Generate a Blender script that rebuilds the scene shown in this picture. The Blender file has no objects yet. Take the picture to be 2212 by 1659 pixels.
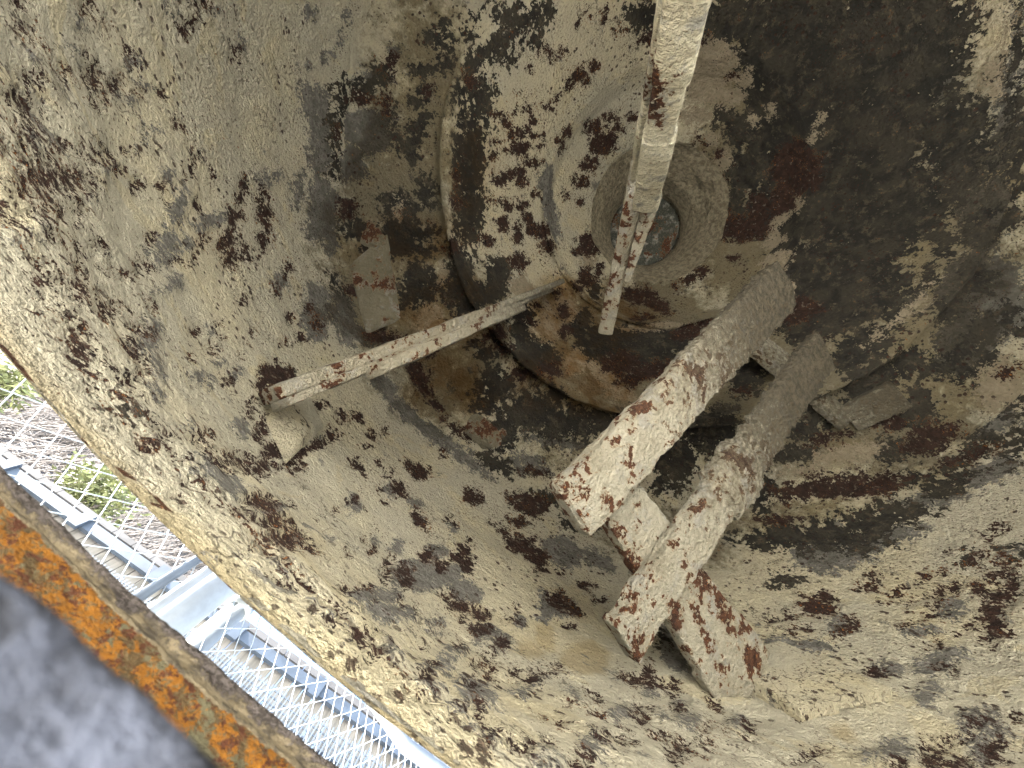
import bpy, math, random
import numpy as np
from mathutils import Vector, Matrix

scene = bpy.context.scene
random.seed(7)

# ------------------------------------------------------------------ camera
cam_d = bpy.data.cameras.new('camera')
cam = bpy.data.objects.new('camera', cam_d)
scene.collection.objects.link(cam)
cam.matrix_world = Matrix(((0.730202, -0.683189, -0.007569, 0), (-0.666300, -0.709613, -0.229116, 0), (0.151159, 0.172344, -0.973370, 0), (0, 0, 0, 1)))
cam_d.sensor_width = 36.0
cam_d.lens = 36.0 * 850.0 / 2212.0
cam_d.clip_start = 0.005
cam_d.clip_end = 500.0
cam_d.dof.use_dof = True
cam_d.dof.focus_distance = 0.60
cam_d.dof.aperture_fstop = 24.0
scene.camera = cam

# ------------------------------------------------------------------ light
SUN_EL, SUN_AZ = 45.0, 275.0          # degrees; azimuth measured from +Y towards +X
world = bpy.data.worlds.new('World'); scene.world = world; world.use_nodes = True
wn = world.node_tree.nodes; wl = world.node_tree.links
bg = wn.get('Background') or wn.new('ShaderNodeBackground')
sky = wn.new('ShaderNodeTexSky'); sky.sky_type = 'NISHITA'; sky.sun_disc = False
sky.sun_elevation = math.radians(SUN_EL); sky.sun_rotation = math.radians(SUN_AZ)
sky.altitude = 100; sky.air_density = 1.0; sky.dust_density = 1.0; sky.ozone_density = 1.0
wl.new(sky.outputs[0], bg.inputs[0]); bg.inputs[1].default_value = 0.05
sun_d = bpy.data.lights.new('sun', 'SUN'); sun_d.energy = 5.0; sun_d.angle = math.radians(0.6)
sun_d.color = (1.0, 0.94, 0.84)
sun = bpy.data.objects.new('sun', sun_d); scene.collection.objects.link(sun)
se, sa = math.radians(SUN_EL), math.radians(SUN_AZ)
sdir = Vector((math.sin(sa) * math.cos(se), math.cos(sa) * math.cos(se), math.sin(se)))
sun.rotation_euler = sdir.to_track_quat('Z', 'Y').to_euler()

scene.view_settings.view_transform = 'Standard'
scene.view_settings.look = 'None'
scene.view_settings.gamma = 1.0
scene.view_settings.use_curve_mapping = False
scene.view_settings.exposure = 4.25
scene.cycles.use_denoising = True
scene.cycles.max_bounces = 7
scene.cycles.diffuse_bounces = 5
scene.cycles.sample_clamp_indirect = 8.0

# ------------------------------------------------------------------ helpers
WLOC = {}
def link(o, parent=None):
    scene.collection.objects.link(o)
    if parent is not None:
        o.parent = parent
        o.matrix_parent_inverse = Matrix.Translation(-WLOC[parent.name])
    WLOC[o.name] = Vector(o.location)      # nothing is rotated, so a world position is enough
    return o

def thing(name, label, cat, loc=(0, 0, 0), group=None):
    o = bpy.data.objects.new(name, None); o.empty_display_size = 0.1
    o.location = loc
    link(o)
    o['label'] = label; o['category'] = cat
    if group: o['group'] = group
    return o

def tag(o, label=None, cat=None, group=None, kind=None):
    if label: o['label'] = label
    if cat: o['category'] = cat
    if group: o['group'] = group
    if kind: o['kind'] = kind
    return o

def mesh_np(name, V, F, mat, parent=None, smooth=True, origin=None):
    V = np.asarray(V, np.float32)
    if origin is None:
        origin = V.mean(0) if parent is not None or True else np.zeros(3)
    origin = np.asarray(origin, np.float32)
    me = bpy.data.meshes.new(name)
    me.vertices.add(len(V)); me.vertices.foreach_set('co', (V - origin).ravel())
    if isinstance(F, np.ndarray):
        n = F.shape[1]; k = F.shape[0]
        me.loops.add(n * k); me.loops.foreach_set('vertex_index', F.astype(np.int32).ravel())
        me.polygons.add(k); me.polygons.foreach_set('loop_start', np.arange(0, n * k, n, dtype=np.int32))
        me.polygons.foreach_set('loop_total', np.full(k, n, np.int32))
    else:
        tot = np.array([len(f) for f in F], np.int32)
        me.loops.add(int(tot.sum())); me.loops.foreach_set('vertex_index', np.concatenate([np.asarray(f, np.int32) for f in F]))
        me.polygons.add(len(F)); me.polygons.foreach_set('loop_start', np.r_[0, np.cumsum(tot)[:-1]].astype(np.int32))
        me.polygons.foreach_set('loop_total', tot)
    me.update(calc_edges=True)
    me.polygons.foreach_set('use_smooth', np.full(len(me.polygons), smooth, bool))
    me.materials.append(mat)
    o = bpy.data.objects.new(name, me); o.location = [float(v) for v in origin]
    link(o, parent)
    return o

def _hash(i, j, k, s):
    n = (i * 374761393 + j * 668265263 + k * 2147483647 + s * 974634777) & 0xffffffff
    n = ((n ^ (n >> 13)) * 1274126177) & 0xffffffff
    n = (n ^ (n >> 16)) & 0xffffffff
    return n.astype(np.float64) / 4294967295.0

def vnoise(P, scale, seed=0):
    Q = np.asarray(P, np.float64) * scale + 1000.0
    I = np.floor(Q).astype(np.int64); f = Q - I; f = f * f * (3 - 2 * f)
    r = 0
    for a in (0, 1):
        for b in (0, 1):
            for c in (0, 1):
                w = (f[:, 0] if a else 1 - f[:, 0]) * (f[:, 1] if b else 1 - f[:, 1]) * (f[:, 2] if c else 1 - f[:, 2])
                r = r + w * _hash(I[:, 0] + a, I[:, 1] + b, I[:, 2] + c, seed)
    return r * 2 - 1

def fbm(P, scale, octv=4, seed=0, gain=0.5):
    r = 0; a = 1
    for o in range(octv):
        r = r + a * vnoise(P, scale * 2 ** o, seed + o * 17); a *= gain
    return r

# ------------------------------------------------------------------ materials
class NT:
    def __init__(s, name):
        s.m = bpy.data.materials.new(name); s.m.use_nodes = True
        s.t = s.m.node_tree; s.t.nodes.clear()
        s.out = s.t.nodes.new('ShaderNodeOutputMaterial'); s.b = s.t.nodes.new('ShaderNodeBsdfPrincipled')
        s.t.links.new(s.b.outputs[0], s.out.inputs[0])
        s.b.inputs['Roughness'].default_value = 0.9
        s.b.inputs['Specular IOR Level'].default_value = 0.2
        tc = s.t.nodes.new('ShaderNodeTexCoord'); s.pos = tc.outputs['Object']
    def set(s, sock, v):
        if hasattr(v, 'is_linked') or hasattr(v, 'node'): s.t.links.new(v, sock)
        else: sock.default_value = v
    def noise(s, scale, detail=5, rough=.6, dist=0.0, vec=None):
        n = s.t.nodes.new('ShaderNodeTexNoise'); s.t.links.new(vec or s.pos, n.inputs['Vector'])
        n.inputs['Scale'].default_value = scale; n.inputs['Detail'].default_value = detail
        n.inputs['Roughness'].default_value = rough; n.inputs['Distortion'].default_value = dist
        return n.outputs[0]
    def voro(s, scale, feature='F1', vec=None, out=0):
        n = s.t.nodes.new('ShaderNodeTexVoronoi'); n.feature = feature
        s.t.links.new(vec or s.pos, n.inputs['Vector']); n.inputs['Scale'].default_value = scale
        return n.outputs[out]
    def math(s, op, a, b=0.0, c=None, clamp=False):
        n = s.t.nodes.new('ShaderNodeMath'); n.operation = op; n.use_clamp = clamp
        s.set(n.inputs[0], a); s.set(n.inputs[1], b)
        if c is not None: s.set(n.inputs[2], c)
        return n.outputs[0]
    def step(s, v, lo, hi, a=0.0, b=1.0, smooth=True):
        n = s.t.nodes.new('ShaderNodeMapRange'); n.interpolation_type = 'SMOOTHSTEP' if smooth else 'LINEAR'
        s.set(n.inputs[0], v); n.inputs[1].default_value = lo; n.inputs[2].default_value = hi
        n.inputs[3].default_value = a; n.inputs[4].default_value = b
        return n.outputs[0]
    def mix(s, f, a, b, mode='MIX'):
        n = s.t.nodes.new('ShaderNodeMix'); n.data_type = 'RGBA'; n.blend_type = mode
        s.set(n.inputs[0], f)
        for sock, v in ((n.inputs[6], a), (n.inputs[7], b)):
            s.set(sock, (v[0], v[1], v[2], 1) if isinstance(v, tuple) and len(v) == 3 else v)
        return n.outputs[2]
    def attr(s, name):
        n = s.t.nodes.new('ShaderNodeAttribute'); n.attribute_name = name
        q = s.t.nodes.new('ShaderNodeSeparateColor'); s.t.links.new(n.outputs['Color'], q.inputs[0])
        return q.outputs
    def stretch(s, sc, rot=(0, 0, 0)):
        n = s.t.nodes.new('ShaderNodeMapping'); s.t.links.new(s.pos, n.inputs[0])
        n.inputs['Scale'].default_value = sc; n.inputs['Rotation'].default_value = rot
        return n.outputs[0]
    def warp(s, amt, scale):
        n = s.t.nodes.new('ShaderNodeTexNoise'); s.t.links.new(s.pos, n.inputs['Vector']); n.inputs['Scale'].default_value = scale; n.inputs['Detail'].default_value = 4
        v = s.t.nodes.new('ShaderNodeVectorMath'); v.operation = 'MULTIPLY_ADD'; s.t.links.new(n.outputs['Color'], v.inputs[0]); v.inputs[1].default_value = (amt,) * 3; s.t.links.new(s.pos, v.inputs[2])
        return v.outputs[0]
    def bump(s, h, dist, strength=1.0, normal=None):
        n = s.t.nodes.new('ShaderNodeBump'); n.inputs['Distance'].default_value = dist
        n.inputs['Strength'].default_value = strength; s.set(n.inputs['Height'], h)
        if normal is not None: s.t.links.new(normal, n.inputs['Normal'])
        s.t.links.new(n.outputs[0], s.b.inputs['Normal']); return n.outputs[0]
    def done(s, col, rough=None):
        s.set(s.b.inputs['Base Color'], (col[0], col[1], col[2], 1) if isinstance(col, tuple) and len(col) == 3 else col)
        if rough is not None: s.set(s.b.inputs['Roughness'], rough)
        return s.m

CREAM_A, CREAM_B, CREAM_C = (.69, .63, .46), (.61, .575, .455), (.69, .61, .40)
GREY, DARK = (.165, .158, .14), (.030, .029, .025)
RUST_A, RUST_B, ORANGE = (.030, .017, .014), (.064, .032, .023), (.36, .15, .045)

def peel_material(name='peeling_paint'):
    m = NT(name)
    # the coats are finer grained on the lower wall near the rim
    sx = m.t.nodes.new('ShaderNodeSeparateXYZ'); m.t.links.new(m.pos, sx.inputs[0])
    low = m.step(sx.outputs[2], .30, .75, 1, 0)
    def dn(scale, detail, rough, dist=0.0, k=2.4):
        a = m.noise(scale, detail, rough, dist); b = m.noise(scale * k, detail, rough, dist)
        mx = m.t.nodes.new('ShaderNodeMix'); m.t.links.new(low, mx.inputs[0]); m.t.links.new(a, mx.inputs[2]); m.t.links.new(b, mx.inputs[3])
        return mx.outputs[0]
    n3 = m.noise(2.6, 4, .6); n9 = m.noise(17, 6, .64, .4); n38 = dn(62, 4, .66, .3); n130 = dn(190, 3, .62)
    A = m.attr('stain_a'); B = m.attr('stain_b')
    def cen(v, g): return m.math('MULTIPLY', m.math('SUBTRACT', v, .5), g)
    e = m.math('ADD', m.math('ADD', cen(n9, 1.5), cen(n38, 1.9)), cen(n130, .7))
    n38b = dn(40, 7, .70, .3, 2.2); e2 = m.math('ADD', cen(n38b, 2.7), cen(n130, 1.7))
    def mask(f, ee, g=1.0, lo=.47, hi=.53):
        return m.step(m.math('ADD', f, m.math('MULTIPLY', ee, g)), lo, hi)
    # base cream with warm and cool areas and old coats showing through
    base = m.mix(m.step(n3, .42, .58), CREAM_B, CREAM_A)
    base = m.mix(m.step(m.noise(6.5, 5, .6, .8), .56, .60, 0, .55), base, CREAM_C)
    base = m.mix(m.step(m.noise(19, 6, .7), .35, .7, 0, .30), base, (.46, .42, .34))
    base = m.mix(m.step(n130, .38, .5, .32, 0), base, (.33, .28, .20))
    crk = m.voro(9, 'DISTANCE_TO_EDGE', vec=m.warp(.16, 14))
    crk = m.math('MULTIPLY', m.step(crk, .004, .012, 1, 0), m.step(m.noise(4, 3, .5), .50, .56))
    base = m.mix(m.math('MULTIPLY', crk, .7), base, (.12, .105, .08))
    base = m.mix(m.math('MULTIPLY', m.step(B[1], .35, .65), .62), base, (.43, .335, .175))
    # stray grey chips everywhere
    chips = m.step(m.math('ADD', m.noise(13, 7, .72, .5), cen(n130, .12)), .625, .64)
    g = m.math('MAXIMUM', mask(A[1], e2, .95, .53, .58), m.math('MULTIPLY', chips, .85))
    gcol = m.mix(m.step(n38, .4, .62), GREY, (.27, .26, .235))
    col = m.mix(g, base, gcol)
    C3 = m.attr('tone_c')
    dark_veil = m.step(m.math('ADD', C3[1], m.math('ADD', cen(n9, 1.8), cen(n38, 1.0))), .25, .85)
    col = m.mix(m.math('MULTIPLY', dark_veil, .9), col, (.34, .31, .255), 'MULTIPLY')  # broad soft areas of the wall multiplied darker
    d = mask(A[2], e, 1.0, .46, .52)  # charcoal patches; one of them paints the shadow of a dark hole
    dcol = m.mix(m.step(n9, .42, .6), DARK, (.060, .053, .041))
    dcol = m.mix(m.step(n38b, .52, .64, 0, .75), dcol, (.12, .10, .072))
    col = m.mix(d, col, dcol)
    c = mask(B[2], e2, .9, .53, .58)
    ccol = m.mix(m.step(n38, .35, .65), (.33, .28, .20), (.42, .355, .26))
    col = m.mix(c, col, ccol)
    # rust
    rf = m.math('ADD', A[0], m.math('MULTIPLY', e2, 1.0))
    halo = m.math('MULTIPLY', m.step(rf, .46, .55), m.step(n9, .5, .56))
    col = m.mix(m.math('MULTIPLY', halo, .5), col, (.30, .17, .075))
    r = m.step(rf, .555, .59)
    pit = m.math('MULTIPLY', m.step(m.math('ADD', m.voro(55), cen(n130, .5)), .20, .26, 1, 0), m.step(m.noise(5, 3, .6), .50, .58))
    pit2 = m.math('MULTIPLY', m.step(m.math('ADD', m.voro(140), cen(n130, .8)), .20, .26, 1, 0), m.step(m.noise(8, 4, .6), .47, .58))
    r = m.math('MAXIMUM', r, m.math('MAXIMUM', m.math('MULTIPLY', pit, .9), m.math('MULTIPLY', pit2, .8)))
    rcol = m.mix(m.step(n38, .36, .64), RUST_A, RUST_B)
    rcol = m.mix(m.math('MULTIPLY', m.step(n130, .60, .66), m.step(n9, .48, .6)), rcol, ORANGE)
    rcol = m.mix(m.step(m.noise(70, 4, .7), .60, .66, 0, .7), rcol, (.25, .21, .165))
    col = m.mix(r, col, rcol)
    o = m.math('MULTIPLY', m.step(B[0], .25, .8), m.step(n9, .3, .62, .25, 1))
    col = m.mix(m.math('MULTIPLY', o, .9), col, (.52, .35, .17), 'MULTIPLY')
    tb = C3[0]
    tcol = m.mix(m.step(n38, .38, .62), (.40, .35, .25), (.22, .19, .135))
    col = m.mix(m.step(m.math('ADD', tb, cen(n38b, .6)), .45, .55), col, tcol)
    # relief: thick crumpled coats, chipped edges
    wr = dn(34, 5, .64, .25); fine = dn(140, 4, .7, .1, 1.8)
    h = m.math('ADD', m.math('MULTIPLY', wr, 1.0), m.math('MULTIPLY', fine, 1.0))
    h = m.math('MULTIPLY', h, m.math('SUBTRACT', 1.0, m.math('MULTIPLY', low, .5)))
    h = m.math('SUBTRACT', h, m.math('MULTIPLY', r, .09))
    h = m.math('SUBTRACT', h, m.math('MULTIPLY', g, .06))
    h = m.math('SUBTRACT', h, m.math('MULTIPLY', d, .05))
    lay = m.step(m.noise(4.2, 6, .66, .6), .505, .512)
    lay2 = m.step(m.noise(9.5, 7, .68, .8), .53, .534)
    h = m.math('ADD', h, m.math('MULTIPLY', m.math('ADD', lay, lay2), .085))
    m.bump(h, .065, 1.0)
    return m.done(col, .88)

def crust_material(name, rust=.57, shade_ramp=0.0, white=(.64, .60, .50), rscale=13, relief=.006, axis=None):
    m = NT(name)
    n9 = m.noise(rscale, 5, .62, .15); n38 = m.noise(95, 6, .7, .2); n130 = m.noise(240, 4, .65)
    nbig = m.noise(11, 3, .5)
    base = m.mix(m.step(m.noise(7, 4, .6), .42, .6), white, (white[0] * .82, white[1] * .80, white[2] * .76))
    base = m.mix(m.step(m.noise(22, 6, .7), .50, .64, 0, .8), base, (.33, .32, .29))
    base = m.mix(m.step(n130, .36, .47, .45, 0), base, (.28, .25, .19))
    rf = m.math('ADD', n9, m.math('MULTIPLY', m.math('SUBTRACT', n38, .5), .75))
    rf = m.math('ADD', rf, m.math('MULTIPLY', m.math('SUBTRACT', nbig, .5), .45))
    if shade_ramp:
        rf = m.math('SUBTRACT', rf, m.math('MULTIPLY', m.attr('shade_ramp')[0], .07))
    halo = m.step(rf, rust - .03, rust)
    col = m.mix(m.math('MULTIPLY', halo, .6), base, (.34, .20, .09))
    r = m.step(rf, rust, rust + .015)
    rcol = m.mix(m.step(n38, .38, .6), RUST_A, (.10, .042, .022))
    rcol = m.mix(m.step(n130, .60, .68), rcol, (.30, .13, .05))
    col = m.mix(r, col, rcol)
    if shade_ramp:
        a = m.attr('shade_ramp')[0]
        gm = m.step(m.math('ADD', a, m.math('MULTIPLY', m.math('SUBTRACT', n38, .5), 2.6)), .10, 1.15)
        col = m.mix(m.math('MULTIPLY', gm, shade_ramp), col, m.mix(m.step(n38, .4, .6), (.040, .034, .024), (.095, .080, .055)))  # upper bar ends painted darker, imitating light that comes from below
    wr = m.noise(46, 6, .68, .3); fine = m.noise(170, 4, .68)
    h = m.math('ADD', m.math('MULTIPLY', wr, 1.2), m.math('MULTIPLY', fine, .6))
    h = m.math('SUBTRACT', h, m.math('MULTIPLY', r, .08))
    m.bump(h, relief * 6.0, 1.0)
    return m.done(col, .88)

def simple(name, col, rough=.6, metal=0.0, var=.15, scale=20, bump=0.0, spec=.3):
    m = NT(name)
    n = m.noise(scale, 5, .6)
    c = m.mix(m.step(n, .35, .65), tuple(v * (1 - var) for v in col), tuple(min(1, v * (1 + var)) for v in col))
    m.b.inputs['Metallic'].default_value = metal; m.b.inputs['Specular IOR Level'].default_value = spec
    if bump: m.bump(m.noise(scale * 2, 5, .6), bump)
    return m.done(c, rough)

M = {}
M['peel'] = peel_material()
M['crust'] = crust_material('flaking_white_paint', rust=.575, shade_ramp=.92, white=(.40, .375, .30), rscale=34)
M['crust_thin'] = crust_material('thick_pale_paint', rust=.60, shade_ramp=.7, white=(.42, .39, .31), rscale=30)
M['crust_clean'] = crust_material('thick_cream_paint', rust=.66, shade_ramp=0, white=(.80, .75, .58), rscale=16)
M['socket'] = crust_material('scaly_socket_paint', rust=.66, white=(.36, .32, .24), rscale=9, relief=.012)
M['plug'] = crust_material('pitted_iron', rust=.62, white=(.065, .070, .060), rscale=12, relief=.004)
M['nut'] = crust_material('rusty_nut', rust=.42, white=(.25, .2, .16), rscale=18, relief=.003)
M['pad'] = crust_material('pad_paint', rust=.60, white=(.20, .18, .13), rscale=14)

def lip_material():
    m = NT('crumbling_flange')
    A = m.attr('zone'); n9 = m.noise(190, 7, .7, .5); n38 = m.noise(800, 5, .65); n3 = m.noise(60, 6, .66, .5)
    z = m.math('ADD', A[0], m.math('MULTIPLY', m.math('SUBTRACT', n3, .5), .30))
    z = m.math('ADD', z, m.math('MULTIPLY', m.math('SUBTRACT', n38, .5), .10))
    ora = m.mix(m.step(n9, .46, .52), (.085, .055, .024), (.225, .092, .011))
    ora = m.mix(m.step(m.noise(330, 6, .75), .52, .57), ora, (.075, .025, .012))
    ora = m.mix(m.step(m.noise(700, 4, .7), .54, .6, 0, .7), ora, (.11, .085, .045))
    ora = m.mix(m.step(m.noise(150, 5, .7), .57, .60), ora, (.11, .10, .06))
    bei = m.mix(m.step(n9, .45, .62), (.23, .19, .125), (.10, .085, .065))
    drk = m.mix(m.step(n38, .42, .60), (.045, .038, .034), (.11, .095, .09))
    col = m.mix(m.step(z, .49, .515), ora, bei)
    col = m.mix(m.step(z, .75, .79), col, drk)
    m.bump(m.math('ADD', n9, m.math('MULTIPLY', n38, .8)), .0028)
    return m.done(col, .9)
M['lip'] = lip_material()
M['plate'] = simple('blue_grey_iron', (.045, .051, .073), .7, 0, .7, 230, .002)
M['galv'] = simple('galvanised_steel', (.19, .21, .225), .45, .35, .10, 14)
M['wire'] = simple('galvanised_wire', (.30, .34, .38), .4, .25, .08, 30)
M['rail'] = simple('blue_grey_rail', (.042, .056, .080), .5, 0, .2, 5)
M['grille'] = simple('fine_steel_mesh', (.10, .12, .15), .5, .1, .15, 6)
M['panel'] = simple('slate_panel', (.03, .037, .055), .6, 0, .3, 3)
M['twig'] = simple('dry_twig', (.2, .17, .16), .9, 0, .35, 8)
M['stem'] = simple('pale_dry_stem', (.17, .155, .15), .9, 0, .25, 8)
M['leaf'] = simple('yellow_green_leaf', (.12, .135, .06), .7, 0, .5, 9)
M['bark'] = simple('grey_bark', (.20, .17, .15), .9, 0, .3, 10)
def plank_material():
    m = NT('weathered_board')
    v = m.noise(2.5, 4, .6, vec=m.stretch((6, 6, .3)))
    col = m.mix(m.step(v, .35, .65), (.11, .108, .105), (.17, .165, .16))
    m.bump(m.noise(30, 4, .6, vec=m.stretch((4, 4, .2))), .003)
    return m.done(col, .85)
M['plank'] = plank_material()
M['cap'] = simple('pale_board_cap', (.07, .07, .075), .8, 0, .15, 4)
M['ground'] = simple('pale_gravel', (.72, .705, .65), .95, 0, .2, 30, .01)
M['hill'] = simple('dry_hillside_soil', (.07, .066, .066), .95, 0, .25, .8, .05)

# ------------------------------------------------------------------ the iron dome
AXX, AXY = -0.0250, -0.5000
PR = np.array([(0, 2.03), (0.15, 2.03), (0.158, 2), (0.16, 1.95), (0.185, 1.86), (0.225, 1.76), (0.258, 1.7), (0.262, 1.676), (0.275, 1.668), (0.29, 1.674), (0.33, 1.64), (0.4, 1.565), (0.415, 1.51), (0.422, 1.478), (0.432, 1.478), (0.436, 1.5), (0.5, 1.42), (0.6, 1.285), (0.672, 1.19), (0.682, 1.15), (0.694, 1.142), (0.704, 1.152), (0.712, 1.2), (0.76, 1.19), (0.88, 1.165), (0.965, 1.135), (0.985, 1.145), (0.99, 1.105), (1.004, 1.098), (1.014, 1.075), (1.018, 1.04), (1.025, 0.95), (1.01, 0.8), (0.965, 0.62), (0.895, 0.45), (0.8, 0.305), (0.72, 0.208), (0.68, 0.16), (0.655, 0.122), (0.647, 0.108), (0.644, 0.104)])
RHO = np.r_[0, np.cumsum(np.hypot(*np.diff(PR, axis=0).T))]
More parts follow.
